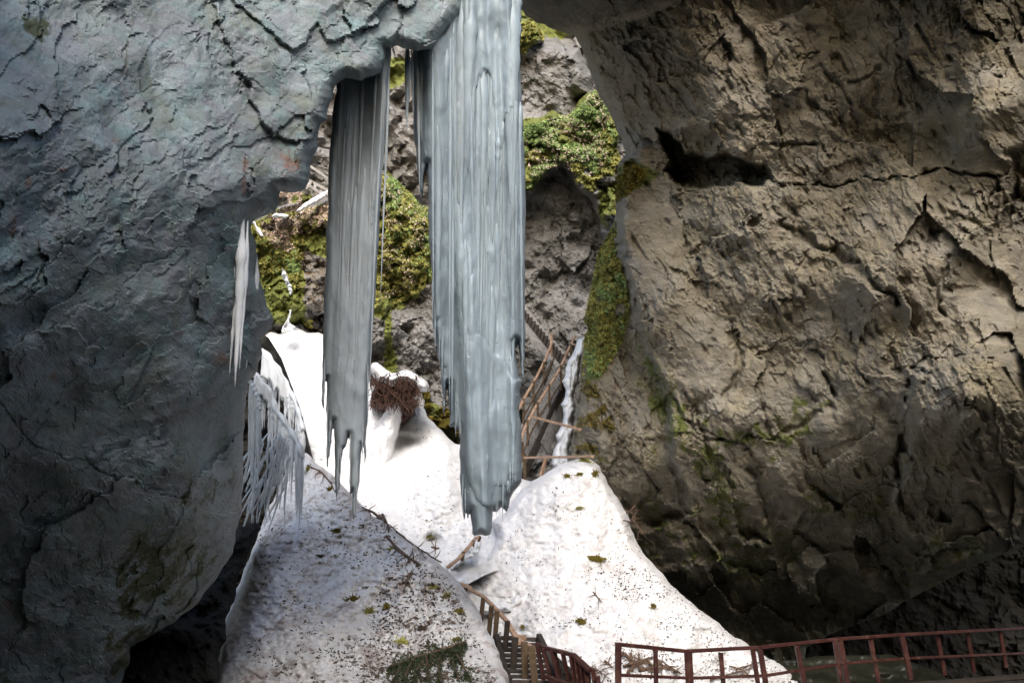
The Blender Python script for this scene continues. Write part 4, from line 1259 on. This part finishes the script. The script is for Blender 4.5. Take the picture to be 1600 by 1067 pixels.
# ------------------------------------------------------------------ wooden stairs hanging in the gorge
def L2(a, b, t):
    return a + (b - a) * t


st = empty('wooden_staircase', P(830, 740, 26.5))
tag(st, 'steep wooden staircase with pale handrails climbing the gorge behind the icicle column', 'staircase')
# right handrail (near), left handrail (far)
rails = [([(812, 690, 26.6), (822, 664, 26.9), (838, 634, 27.6), (856, 606, 28.2), (872, 582, 28.8), (884, 556, 29.4), (898, 526, 30.0)], 'right'),
         ([(810, 640, 27.6), (824, 614, 28.2), (838, 590, 28.9), (852, 562, 29.6), (861, 540, 30.2), (862, 522, 30.6)], 'left')]
for pts, _ in rails:
    m = MB()
    for a, b in zip(pts[:-1], pts[1:]):
        m.beam(V(*a), V(*b), 0.09, 0.05)
    adopt(m.build('handrail', M['rail_wood']), st)
    m = MB()
    for off in (13,):
        for a, b in zip(pts[:-2], pts[1:-1]):
            m.beam(V(a[0] + off * 0.55, a[1] + off, a[2]), V(b[0] + off * 0.55, b[1] + off, b[2]), 0.04, 0.05)
    adopt(m.build('midrail', M['post_wood']), st)
for (x, y, d) in [(824, 660, 26.9), (840, 632, 27.6), (858, 603, 28.2), (876, 574, 28.9), (892, 540, 29.6)]:
    m = MB(); m.beam(V(x, y - 4, d), V(x + 1, y + 36, d), 0.07, 0.07); adopt(m.build('post', M['post_wood']), st)
for (x, y, d) in [(818, 626, 27.9), (834, 598, 28.6), (850, 568, 29.3), (862, 523, 30.5)]:
    m = MB(); m.beam(V(x, y - 3, d), V(x, y + 34, d), 0.07, 0.07); adopt(m.build('post', M['post_wood'] if x < 860 else M['rail_wood']), st)
# stringers and treads
sa = [(818, 742, 26.4), (884, 598, 29.3)]; sb = [(800, 712, 27.2), (862, 566, 30.0)]
for q in (sa, sb):
    m = MB(); m.beam(V(*q[0]), V(*q[1]), 0.08, 0.26); adopt(m.build('stringer', M['grey_wood'] if q is sb else M['dark_wood']), st)
for i in range(30):
    t = (i + 0.5) / 30
    a = V(*[L2(sa[0][k], sa[1][k], t) for k in range(3)]); b = V(*[L2(sb[0][k], sb[1][k], t) for k in range(3)])
    m = MB(); m.beam(a, b, 0.2, 0.05); adopt(m.build('tread', M['grey_wood']), st)
# snow covered skirt board beside the stairs
m = MB(); m.beam(V(850, 700, 27.5), V(896, 590, 29.8), 0.05, 0.5); adopt(m.build('side_board', M['grey_wood']), st)
# supporting posts at the foot
for (x0, y0, x1, y1, d) in [(820, 708, 820, 760, 26.3), (816, 690, 816, 758, 26.8)]:
    m = MB(); m.beam(V(x0, y0, d), V(x1, y1, d), 0.09, 0.09); adopt(m.build('support_post', M['post_wood']), st)

st2 = empty('wooden_staircase', P(870, 560, 36.5))
tag(st2, 'dark upper flight of wooden stairs half hidden behind the icicle column', 'staircase')
ua = [(800, 488, 36.0), (872, 574, 34.6)]; ub = [(806, 470, 37.0), (880, 556, 35.4)]
for q in (ua, ub):
    m = MB(); m.beam(V(*q[0]), V(*q[1]), 0.08, 0.25); adopt(m.build('stringer', M['grey_wood']), st2)
for i in range(15):
    t = (i + 0.5) / 15
    m = MB(); m.beam(V(*[L2(ua[0][k], ua[1][k], t) for k in range(3)]), V(*[L2(ub[0][k], ub[1][k], t) for k in range(3)]), 0.26, 0.05)
    adopt(m.build('tread', M['dark_wood']), st2)
m = MB(); m.beam(V(806, 486, 35.0), V(856, 548, 34.2), 0.06, 0.06); adopt(m.build('handrail', M['grey_wood']), st2)

for lab, a, b, w_ in [('pale pole barring the stairs, tilting down to the brown cliff', (829, 650, 25.6), (906, 671, 22.2), 0.075),
                      ('thin level pole resting on the top of the snow cone', (820, 715, 25.2), (926, 713, 20.9), 0.07),
                      ('short leaning stake under the level pole behind the snow cone', (854, 712, 25.4), (843, 752, 25.4), 0.09),
                      ('stub of a board sticking out above the hanging stairs', (893, 537, 29.6), (906, 541, 29.2), 0.08)]:
    m = MB(); m.beam(V(*a), V(*b), w_, w_ * 0.8); tag(m.build('wooden_pole', M['rail_wood']), lab, 'pole')

# broken planks high on the left
wr = empty('broken_bridge', P(500, 300, 35))
tag(wr, 'grey broken planks and poles behind the first icicle, above the mossy bank', 'wooden planks')
for k, (a, b, ww, hh) in enumerate([((486, 261, 34.6), (520, 285, 34), 0.1, 0.1), ((484, 283, 34.8), (520, 303, 34.2), 0.16, 0.12), ((482, 290, 34.6), (516, 312, 34), 0.16, 0.12), ((478, 296, 34.5), (487, 283, 34.6), 0.1, 0.14), ((487, 300, 34.5), (496, 288, 34.6), 0.1, 0.14), ((498, 306, 34.4), (507, 294, 34.5), 0.1, 0.14), ((492, 264, 35), (516, 282, 35), 0.06, 0.08)]):
    m = MB(); m.beam(V(*a), V(*b), ww, hh); adopt(m.build('pole' if k in (0, 6) else 'plank', M['grey_wood']), wr)

# ------------------------------------------------------------------ railing by the icy path
rl = empty('path_railing', P(725, 884, 17.8))
tag(rl, 'short wooden railing beside the icy path below the icicle column', 'railing')
pp = [(700, 886, 17.4), (715, 874, 18.1), (730, 857, 18.9), (742, 842, 19.5), (749, 838, 19.8)]
m = MB()
for a, b in zip(pp[:-1], pp[1:]):
    m.beam(V(*a), V(*b), 0.07, 0.05)
adopt(m.build('handrail', M['rail_wood']), rl)
for x, y0, y1, d in [(723, 862, 876, 18.5), (739, 844, 865, 19.3), (749, 838, 846, 19.7)]:
    m = MB(); m.beam(V(x + 1, y0, d), V(x - 1, y1, d), 0.06, 0.05); adopt(m.build('post', M['post_wood']), rl)
ML = [(704, 888), (714, 878), (722, 870), (731, 860), (738, 852), (742, 858), (748, 846), (752, 845), (750, 860), (742, 870), (726, 878), (716, 886), (706, 890)]
s = relief('ice_crust', ML, lambda X, Y: 18.9 + 0.3 * fbm(X / 8, Y / 8, 3, 4), 1.0, 5, 0.3, 0.4, M['ice_pale'], smooth=True, rough_amp=0.8, seed=88, seg=3)
tag(s.o, 'icy crust heaped against the short railing by the path', 'ice')

# ------------------------------------------------------------------ lower stairs and their handrail
ls = empty('lower_staircase', P(820, 1067, 12.3))
tag(ls, 'dark open wooden steps with leaning handrail going down between the snow slopes', 'staircase')
for i in range(13):
    t = i / 12.0
    y = 997 + t * 100
    xl = 776 + t * 36; xr = 838 + t * 50
    d = 14.6 - t * 2.6
    m = MB(); m.beam(V(xl, y, d), V(xr, y + 1, d - 0.05), 0.3, 0.05, up=(0, 0.0, 1)); adopt(m.build('tread', M['dark_wood']), ls)
    if i > 0:
        m = MB(); m.beam(V(xl + 1, y - 2.6, d + 0.03), V(xr - 1, y - 1.6, d - 0.02), 0.16, 0.02); adopt(m.build('tread_snow', M['snow_cone']), ls)
for q in (((776, 1000, 14.6), (800, 1100, 12.0)), ((842, 1000, 14.5), (890, 1100, 11.8))):
    m = MB(); m.beam(V(*q[0]), V(*q[1]), 0.09, 0.22); adopt(m.build('stringer', M['dark_wood']), ls)
hp = [(727, 917, 16.4), (742, 925, 16.1), (754, 931, 15.8), (768, 944, 15.3), (776, 953, 15.0), (792, 970, 14.5), (802, 988, 14.0), (814, 1001, 13.6), (838, 1015, 13.1)]
for a, b in ((0, 4), (4, 6), (6, 8)):
    m = MB()
    for k in range(a, b):
        m.beam(V(*hp[k]), V(*hp[k + 1]), 0.075, 0.045)
    adopt(m.build('handrail', M['rail_wood']), ls)
m = MB(); m.beam(V(714, 910, 16.8), V(734, 917, 16.5), 0.09, 0.05); m.beam(V(803, 992, 13.9), V(820, 996, 13.7), 0.06, 0.05); m.beam(V(799, 984, 13.9), V(812, 1005, 13.5), 0.07, 0.05); adopt(m.build('loose_board', M['rail_wood']), ls)
for k, (x0, y0, x1, y1, d, w_, mt) in enumerate([(728, 918, 726, 932, 16.2, .06, 'dark_wood'), (755, 934, 751, 974, 15.6, .075, 'post_wood'), (768, 946, 763, 998, 15.0, .08, 'post_wood'), (777, 955, 772, 1013, 14.8, .08, 'post_wood'),
                                          (793, 970, 786, 1049, 14.0, .085, 'dark_wood'), (805, 996, 799, 1085, 13.2, .1, 'dark_wood'), (819, 1003, 822, 1090, 12.9, .1, 'post_wood'), (830, 1009, 838, 1090, 12.6, .1, 'post_wood')]):
    m = MB(); m.beam(V(x0, y0, d), V(x1, y1, d), w_, w_ * 0.8); adopt(m.build('post', M[mt]), ls)
LS = [(776, 1001, 14.5), (838, 999, 14.5)]
m = MB(); m.beam(V(772, 996, 14.8), V(822, 994, 14.8), 0.1, 0.05); adopt(m.build('threshold', M['dark_wood']), ls)
# ground under the steps, its shade painted as near-black
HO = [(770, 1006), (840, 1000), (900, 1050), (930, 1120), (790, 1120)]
s = relief('stair_shade', HO, lambda X, Y: 14.9 - (Y - 1000) * 0.016 + 0.3 * fbm(X / 12, Y / 12, 3, 4), 3, 5, 0.2, 0.8, M['shade_black'])
tag(s.o, 'ground under the open steps, shade put into its black colour', kind='structure')

# red slatted fence beside the lower steps
rf = empty('red_fence', P(880, 1067, 12.2))
tag(rf, 'dark red slatted fence continuing the handrail beside the snow cone', 'fence')
tops = [(839, 1005, 12.9), (848, 1011, 12.8), (862, 1014, 12.6), (878, 1018, 12.3), (896, 1023, 12.0)]
m = MB()
for a, b in zip(tops[:-1], tops[1:]):
    m.beam(V(a[0], a[1], a[2]), V(b[0], b[1], b[2]), 0.08, 0.05)
m.beam(V(896, 1023, 12.0), V(922, 1047, 11.6), 0.08, 0.05)
adopt(m.build('top_rail', M['red_paint']), rf)
m = MB(); m.beam(V(852, 1056, 12.6), V(895, 1072, 12.0), 0.07, 0.05); adopt(m.build('mid_rail', M['red_paint']), rf)
for (x0, y0, x1, y1, d, w_) in [(839, 1006, 856, 1095, 12.8, .065), (848, 1012, 870, 1095, 12.7, .06), (864, 1015, 882, 1095, 12.5, .09), (879, 1019, 896, 1095, 12.2, .06), (894, 1023, 903, 1095, 12.0, .09)]:
    m = MB(); m.beam(V(x0, y0, d), V(x1, y1, d), w_, 0.04, up=(0, -1, 0.1)); adopt(m.build('slat', M['red_paint']), rf)
for (x0, y0, x1, y1, d, w_) in [(901, 1028, 909, 1095, 11.9, .085), (909, 1036, 916, 1095, 11.8, .085), (917, 1045, 921, 1095, 11.7, .085), (926, 1045, 933, 1095, 11.6, .06), (934, 1056, 938, 1095, 11.5, .06)]:
    m = MB(); m.beam(V(x0, y0, d), V(x1, y1, d), w_, 0.04, up=(0, -1, 0.1)); adopt(m.build('board', M['red_paint']), rf)

# ------------------------------------------------------------------ red railing on the walkway
rr = empty('red_railing', P(1200, 1080, 15.5))
tag(rr, 'dark red railing along the walkway below the snow cone', 'railing')
tp = [(964, 1006, 14.0), (1072, 1017, 15.0), (1186, 1011, 15.6), (1310, 998, 16.6), (1410, 991, 17.8), (1600, 981, 21.0)]
for a, b in zip(tp[:-1], tp[1:]):
    m = MB(); m.beam(V(*a), V(*b), 0.09, 0.06); adopt(m.build('top_rail', M['red_paint']), rr)
mp_ = [(964, 1054, 14.0), (1080, 1059, 15.0), (1196, 1055, 15.6), (1318, 1036, 16.6), (1418, 1028, 17.8), (1600, 1020, 21.0)]
for a, b in zip(mp_[:-1], mp_[1:]):
    m = MB(); m.beam(V(*a), V(*b), 0.05, 0.05); adopt(m.build('mid_rail', M['red_paint']), rr)
for x0, y0, x1, y1, d, w_ in [(966, 1004, 966, 1110, 13.95, .1), (1024, 1014, 1026, 1110, 14.5, .07), (1075, 1016, 1080, 1110, 14.95, .13), (1126, 1020, 1134, 1108, 15.3, .075), (1176, 1014, 1190, 1105, 15.5, .075), (1187, 1012, 1203, 1105, 15.55, .09),
                             (1245, 1008, 1262, 1095, 16.0, .085), (1304, 1000, 1318, 1090, 16.5, .075), (1312, 998, 1328, 1088, 16.6, .1), (1360, 998, 1374, 1072, 17.2, .085), (1409, 993, 1424, 1060, 17.7, .1), (1464, 990, 1476, 1054, 18.8, .085), (1511, 987, 1522, 1050, 19.6, .085), (1562, 983, 1572, 1042, 20.4, .085)]:
    m = MB(); m.beam(V(x0, y0, d), V(x1, y1, d), w_, 0.06, up=(0, -1, 0.2)); adopt(m.build('post', M['red_paint']), rr)

# walkway planks at the lower right
wk = empty('walkway', P(1400, 1075, 15))
tag(wk, kind='structure')
m = MB()
for k in range(5):
    m.beam(V(1300, 1080 + k * 9, 15.2 - k * 0.6), V(1700, 1048 + k * 9, 19.0 - k * 0.6), 0.45, 0.05)
adopt(m.build('boards', M['dark_wood']), wk)
# wet murky floor behind the railing
WF = [(1160, 1040), (1200, 1032), (1260, 1028), (1330, 1022), (1400, 1024), (1440, 1040), (1480, 1060), (1600, 1110), (1160, 1120)]
s = relief('wet_floor', WF, lambda X, Y: 20.5 - (Y - 1020) * 0.03 + 0.3 * fbm(X / 30, Y / 10, 4, 4), 3, 3, 0.1, 0.8, M['pool'], smooth=True, rough_amp=1.5, seed=90)
tag(s.o, kind='structure')

# ------------------------------------------------------------------ litter, twigs, branches and moss on the snow
def litter(name, surf, pts, n, smin, smax, seed, clump=0.0, mat=None):
    rn = np.random.RandomState(seed)
    pa = np.array(pts); lo = pa.min(0); hi = pa.max(0)
    xy = rn.rand(n * 5, 2) * (hi - lo) + lo
    k = inside(xy[:, 0], xy[:, 1], pts) & (fbm(xy[:, 0] / 40, xy[:, 1] / 25, 5, seed) * 1.2 + 0.6 * rn.rand(len(xy)) > clump)
    xy = xy[k][:n]
    j = np.clip(np.round((xy[:, 0] - surf.xs[0]) / surf.step).astype(int), 0, len(surf.xs) - 1)
    i = np.clip(np.round((xy[:, 1] - surf.ys[0]) / surf.step).astype(int), 0, len(surf.ys) - 1)
    ok = surf.used[i, j]; xy = xy[ok]; i = i[ok]; j = j[ok]
    c = P(xy[:, 0], xy[:, 1], surf.D[i, j] - 0.025)
    m_ = len(c)
    a = rn.normal(size=(m_, 3)) * [1, 0.8, 0.45]; a /= np.linalg.norm(a, axis=1)[:, None]
    b = np.cross(a, rn.normal(size=(m_, 3))); b /= np.linalg.norm(b, axis=1)[:, None]
    s_ = (smin + (smax - smin) * rn.rand(m_) ** 2.5)[:, None]
    el = (1 + 1.5 * (rn.rand(m_) ** 4))[:, None]
    v = np.stack([c - a * s_ * 0.5 * el, c + b * s_ * 0.4 + a * s_ * 0.1, c + a * s_ * 0.5 * el, c - b * s_ * 0.35], 1).reshape(-1, 3)
    o = new_mesh(name, v, np.arange(m_ * 4).reshape(m_, 4), mat or M['litter'], None, False)
    tag(o, kind='stuff')


litter('leaf_litter', sSH, [(380, 1090), (400, 820), (480, 710), (700, 900), (790, 1090)], 4500, 0.01, 0.055, 1, 0.52)
litter('leaf_litter', sSH, [(560, 1090), (600, 880), (700, 900), (790, 1090)], 2600, 0.015, 0.06, 2, 0.35)
litter('leaf_litter', sSC, [(720, 920), (900, 725), (960, 770), (1300, 1090), (820, 1060)], 3800, 0.01, 0.05, 3, 0.5)
litter('leaf_litter', sSC, [(960, 850), (1180, 1010), (1260, 1080), (960, 1040)], 2200, 0.015, 0.05, 4, 0.3)
litter('leaf_litter', sSF, [(640, 650), (740, 700), (860, 790), (700, 880), (420, 560), (480, 530)], 800, 0.02, 0.06, 5, 0.35)


def twig(surf, pts, w_, seed, subs=3, mat=None, mb=None, lift=0.04, hang=0.0):
    """a crooked twig lying on the snow along photo points"""
    rn = random.Random(seed)
    m = mb or MB()
    out = []
    for (a, b) in zip(pts[:-1], pts[1:]):
        n = max(2, int(math.hypot(b[0] - a[0], b[1] - a[1]) / 6))
        for k in range(n):
            t = k / n
            x = L2(a[0], b[0], t) + rn.uniform(-1, 1); y = L2(a[1], b[1], t) + rn.uniform(-1, 1)
            out.append((x, y))
    out.append(pts[-1])
    W = [V(x, y, on(surf, x, y, lift + hang * math.sin(math.pi * i / len(out)))) for i, (x, y) in enumerate(out)]
    m.tube(W, [w_ * (1 - 0.6 * i / len(W)) for i in range(len(W))], 5)
    for k in range(subs):
        i = rn.randrange(1, max(2, len(out) - 1))
        x, y = out[i]; a = rn.uniform(-math.pi, math.pi); q = []
        for j in range(5):
            q.append(V(x, y, on(surf, x, y, lift + 0.02 * j))); a += rn.uniform(-0.4, 0.4); x += math.cos(a) * 4; y += math.sin(a) * 4
        m.tube(q, [w_ * 0.5 * (1 - 0.18 * j) for j in range(5)], 4)
    return m


TW = [('long forked branch lying across the crest of the snow slope', sSH, [[(566, 794), (582, 800), (596, 809), (602, 818)], [(598, 804), (606, 824), (608, 838)], [(585, 802), (610, 822), (640, 848), (690, 878)], [(604, 838), (625, 862), (655, 882)]], 0.03),
      ('straight dark stick on the slope below the forked branch', sSH, [[(615, 850), (632, 866), (657, 882)]], 0.022),
      ('mossy twig beside the first icicle tips at the top of the slope', sSH, [[(480, 728), (500, 736), (515, 752), (524, 768)]], 0.025),
      ('short stick near the mossy pebble on the snow field', sSF, [[(675, 855), (686, 856)]], 0.03),
      ('dark twig in the middle of the slope with a thin upright shoot', sSH, [[(626, 914), (634, 909), (640, 910)], [(636, 908), (645, 896)]], 0.025),
      ('crooked twig sticking out from the right edge of the snow cone', sSC, [[(975, 812), (990, 816), (997, 822)], [(980, 800), (992, 790)], [(985, 816), (993, 800)]], 0.02),
      ('thin leaning stick on the right flank of the snow cone', sSC, [[(927, 925), (940, 940)]], 0.02),
      ('short stick low on the snow cone above the red fence', sSC, [[(945, 1033), (955, 1039)]], 0.025),
      ('pale broken stick poking out below the right edge of the cone', sSC, [[(992, 818), (999, 826), (1003, 834)]], 0.02)]
for k, (lab, sf, lines, w_) in enumerate(TW):
    m = MB()
    for q in lines:
        twig(sf, q, w_, 400 + k, 2 + len(q), mb=m)
    tag(m.build('branch', M['twig']), lab, 'branch')

# pile of dead branches behind the railing
m = MB(); rn = random.Random(9)
for q in [[(973, 1020), (985, 1030), (1000, 1042), (1030, 1050)], [(985, 1020), (990, 1045)], [(990, 1035), (1020, 1026), (1035, 1035)], [(1000, 1045), (1040, 1042), (1065, 1052)], [(1010, 1030), (1025, 1048)], [(975, 1040), (1010, 1028)], [(1030, 1036), (1062, 1050)], [(980, 1050), (996, 1034), (1012, 1032)]]:
    twig(sSC, q, 0.03, rn.randrange(999), 5, mb=m, lift=0.1)
tag(m.build('branch_pile', M['twig']), 'tangle of dead branches on the snow behind the first railing panel', 'branches')
m = MB()
for q in [[(1150, 1045), (1175, 1037), (1200, 1030)], [(1110, 1062), (1150, 1050), (1185, 1040)], [(1140, 1040), (1165, 1048), (1175, 1058)]]:
    twig(sSC, q, 0.02, rn.randrange(999), 4, mb=m, lift=0.1)
tag(m.build('branch_pile', M['twig']), 'thin dead branches at the foot of the cone by the third railing panel', 'branches')
m = MB()
for q in [[(925, 1055), (945, 1045), (960, 1040)], [(905, 1062), (930, 1048), (940, 1052)], [(935, 1075), (945, 1055), (958, 1050)], [(915, 1040), (930, 1044), (952, 1060)]]:
    twig(sSC, q, 0.012, rn.randrange(999), 6, mb=m, lift=0.08)
tag(m.build('brushwood', M['twig']), 'fine brushwood between the red fence and the first railing post', 'branches')

# fallen conifer bough at the bottom
cb = empty('conifer_bough', P(690, 1020, on(sSH, 690, 1020)))
tag(cb, 'dark green fallen conifer bough lying at the bottom of the snow slope', 'bough')
m = MB(); nd = []; nf = []
rn = random.Random(21)
stems = [[(728, 1004), (700, 1012), (672, 1022), (640, 1030), (610, 1040)], [(690, 1016), (684, 1040), (690, 1075)], [(665, 1024), (650, 1050), (655, 1085)], [(705, 1012), (722, 1035), (740, 1070)], [(630, 1034), (615, 1060), (600, 1090)], [(720, 1008), (706, 1030), (716, 1060)], [(680, 1020), (668, 1045), (676, 1080)], [(645, 1030), (632, 1055), (640, 1085)]]
needles_v = []
for si, q in enumerate(stems):
    twig(sSH, q, 0.035 if si == 0 else 0.016, 500 + si, 2, mb=m, lift=0.18)
    for a, b in zip(q[:-1], q[1:]):
        for k in range(26 if si else 60):
            t = rn.random(); x = L2(a[0], b[0], t); y = L2(a[1], b[1], t)
            # sprig
            an = rn.uniform(0.2, 2.9) if rn.random() < 0.75 else rn.uniform(-2.8, -0.3); ln = rn.uniform(5, 20)
            d0 = on(sSH, x, y, 0.16 + rn.uniform(0, 0.14))
            p0 = V(x, y, d0); x1 = x + math.cos(an) * ln * 0.7; y1 = y + math.sin(an) * ln
            p1 = V(x1, y1, on(sSH, x1, y1, 0.08))
            dv = (p1 - p0)
            for r_ in range(14):
                tt = rn.random(); c = p0 + dv * tt
                dirn = (dv.normalized() * 0.7 + Vector((rn.uniform(-1, 1), rn.uniform(-1, 1), rn.uniform(-1, 1))) * 0.7).normalized()
                sd2 = dirn.cross(Vector((rn.uniform(-1, 1), rn.uniform(-1, 1), rn.uniform(-1, 1)))).normalized() * 0.007
                e = c + dirn * rn.uniform(0.03, 0.06)
                needles_v += [c - sd2, c + sd2, e]
adopt(m.build('stem', M['twig']), cb)
nv = np.array([list(v) for v in needles_v])
nfc = np.arange(len(nv)).reshape(-1, 3)
o = new_mesh('needles', nv, nfc, M['needle'])
tag(o, kind='stuff'); adopt(o, cb)


def clump(surf, x, y, rx, ry, seed, mat, label, name='moss_clump', grp='moss clumps fallen on the snow', cat='moss clump'):
    rn = np.random.RandomState(seed)
    d = on(surf, x, y, 0.02)
    c = P(x, y, d)
    rx_ = rx * d / FPX; rz = ry * d / FPX
    n = int(700 + rx * 50)
    th = rn.rand(n) * 2 * np.pi; rr_ = np.sqrt(rn.rand(n)) * (0.72 + 0.22 * np.sin(th * 2 + seed) + 0.16 * np.sin(th * 5 + seed * 2.3) + 0.12 * np.sin(th * 9 + seed * 1.7))
    far = rn.rand(n) < 0.12; rr_ = np.where(far, rr_ * (1.3 + rn.rand(n)), rr_)
    px = np.cos(th) * rr_ * rx_; pz = np.sin(th) * rr_ * rz
    py = -0.25 * rx_ * np.maximum(0, 1 - rr_ ** 2) * rn.rand(n) - 0.02 * rn.rand(n) + pz * 0.9
    q = c + np.stack([px, py, pz + 0.01], 1)
    a = rn.normal(size=(n, 3)); a /= np.linalg.norm(a, axis=1)[:, None]
    b = np.cross(a, rn.normal(size=(n, 3))); b /= np.linalg.norm(b, axis=1)[:, None]
    s_ = 0.13 * min(rx_, rz) * (0.5 + rn.rand(n))[:, None] + 0.008
    v = np.stack([q - a * s_, q + b * s_ * 0.7, q + a * s_, q - b * s_ * 0.7], 1).reshape(-1, 3)
    o = new_mesh(name, v, np.arange(n * 4).reshape(n, 4), mat)
    tag(o, label, cat, grp)


for k, (sf, x, y, rx, ry, mt, lab) in enumerate([
    (sSC, 931, 873, 15, 6, 'moss_brown', 'largest brown moss clump in the middle of the snow cone'),
    (sSC, 914, 720, 9, 7, 'moss', 'mossy tuft on the very top of the snow cone'),
    (sSC, 886, 744, 6, 3, 'moss_brown', 'small brown moss bit just below the cone top, left one'),
    (sSC, 906, 741, 6, 3, 'moss_brown', 'small brown moss bit just below the tuft on the cone top'),
    (sSC, 930, 740, 5, 5, 'moss_brown', 'dark moss bit near the right edge under the cone top'),
    (sSC, 905, 794, 5, 2.5, 'moss', 'green moss bit high on the left face of the cone'),
    (sSC, 798, 948, 4, 6, 'moss', 'green moss tuft on the cone near the lower handrail'),
    (sSC, 908, 971, 9, 4.5, 'moss_brown', 'brown moss clump low on the cone above the red fence'),
    (sSC, 1021, 947, 5, 3, 'moss_brown', 'little yellow moss bit on the lower right flank of the cone'),
    (sSC, 817, 979, 4, 2.5, 'moss_brown', 'tiny moss bit beside the bend of the lower handrail'),
    (sSH, 697, 933, 7, 7, 'moss', 'bright green moss tuft on the slope near the handrail start'),
    (sSH, 678, 918, 6, 2.5, 'moss', 'flat green moss bit above the bright tuft on the slope'),
    (sSH, 717, 955, 6, 3, 'moss_brown', 'orange brown moss bit nearest the handrail post'),
    (sSH, 629, 1004, 8, 6, 'moss', 'green moss tuft just above the conifer bough'),
    (sSH, 578, 956, 9, 5, 'moss', 'moss clump on the left middle of the slope'),
    (sSH, 604, 948, 6, 3, 'moss_brown', 'brown moss bit right of the clump on the left middle slope'),
    (sSH, 550, 938, 12, 6, 'moss_brown', 'muddy lump on the left part of the snow slope'),
    (sSH, 613, 858, 5, 3, 'moss', 'small green moss bit beside the straight dark stick'),
    (sSH, 527, 830, 8, 4, 'moss_brown', 'brown moss bit in the upper left of the slope'),
    (sSH, 500, 870, 7, 3.5, 'litter', 'dark clod on the shaded upper left of the slope'),
    (sSH, 660, 983, 9, 5, 'litter', 'dark clod of litter in the lower middle of the slope'),
    (sSH, 482, 733, 5, 4, 'moss', 'green moss bit at the top end of the mossy twig'),
    (sSH, 516, 765, 8, 5, 'moss_brown', 'moss bit at the lower end of the mossy twig'),
    (sSF, 669, 838, 6, 4, 'moss', 'bright green leaf like moss pebble on the rear snow field'),
    (sSH, 715, 1000, 7, 4, 'moss_brown', 'brown moss bit at the thick end of the conifer bough')]):
    clump(sf, x, y, rx, ry, 700 + k, M[mt], lab)


# drops on the ice and slate, their flash glints painted white
def beads(name, surf, pts, n, r, seed, root):
    rn = np.random.RandomState(seed)
    pa = np.array(pts); lo = pa.min(0); hi = pa.max(0)
    xy = rn.rand(n * 4, 2) * (hi - lo) + lo
    xy = xy[inside(xy[:, 0], xy[:, 1], pts) & (fbm(xy[:, 0] / 60, xy[:, 1] / 90, 3, seed) > -0.05)][:n]
    j = np.clip(np.round((xy[:, 0] - surf.xs[0]) / surf.step).astype(int), 0, len(surf.xs) - 1)
    i = np.clip(np.round((xy[:, 1] - surf.ys[0]) / surf.step).astype(int), 0, len(surf.ys) - 1)
    ok = surf.used[i, j]; xy = xy[ok]; i = i[ok]; j = j[ok]
    c = P(xy[:, 0], xy[:, 1], surf.D[i, j] - r)
    rr_ = r * (0.5 + 1.2 * rn.rand(len(c)) ** 3)[:, None]
    dirs = np.array([(1, 0, 0), (-1, 0, 0), (0, 1, 0), (0, -1, 0), (0, 0, 1), (0, 0, -1)], float)
    v = (c[:, None, :] + dirs[None] * rr_[:, None, :]).reshape(-1, 3)
    fs = np.array([(0, 2, 4), (2, 1, 4), (1, 3, 4), (3, 0, 4), (2, 0, 5), (1, 2, 5), (3, 1, 5), (0, 3, 5)])
    f = (np.arange(len(c))[:, None, None] * 6 + fs[None]).reshape(-1, 3)
    o = new_mesh(name, v, f, M['drop_glint'], None, True)
    tag(o, kind='stuff')
    if root is not None:
        if root.type == 'EMPTY':
            adopt(o, root)
        else:
            o.parent = root


beads('ice_glints', sB, [(725, 430), (810, 430), (812, 780), (730, 780)], 150, 0.004, 1, rootB)
beads('ice_glints', sB, [(650, 20), (815, 20), (815, 430), (680, 430)], 90, 0.0035, 2, rootB)
beads('ice_glints', sA, [(515, 150), (600, 150), (570, 700), (508, 700)], 90, 0.0035, 3, rootA)
beads('water_drop_glints', sL, [(0, 0), (600, 0), (500, 200), (390, 350), (370, 620), (0, 980)], 200, 0.0022, 4, sL.o)
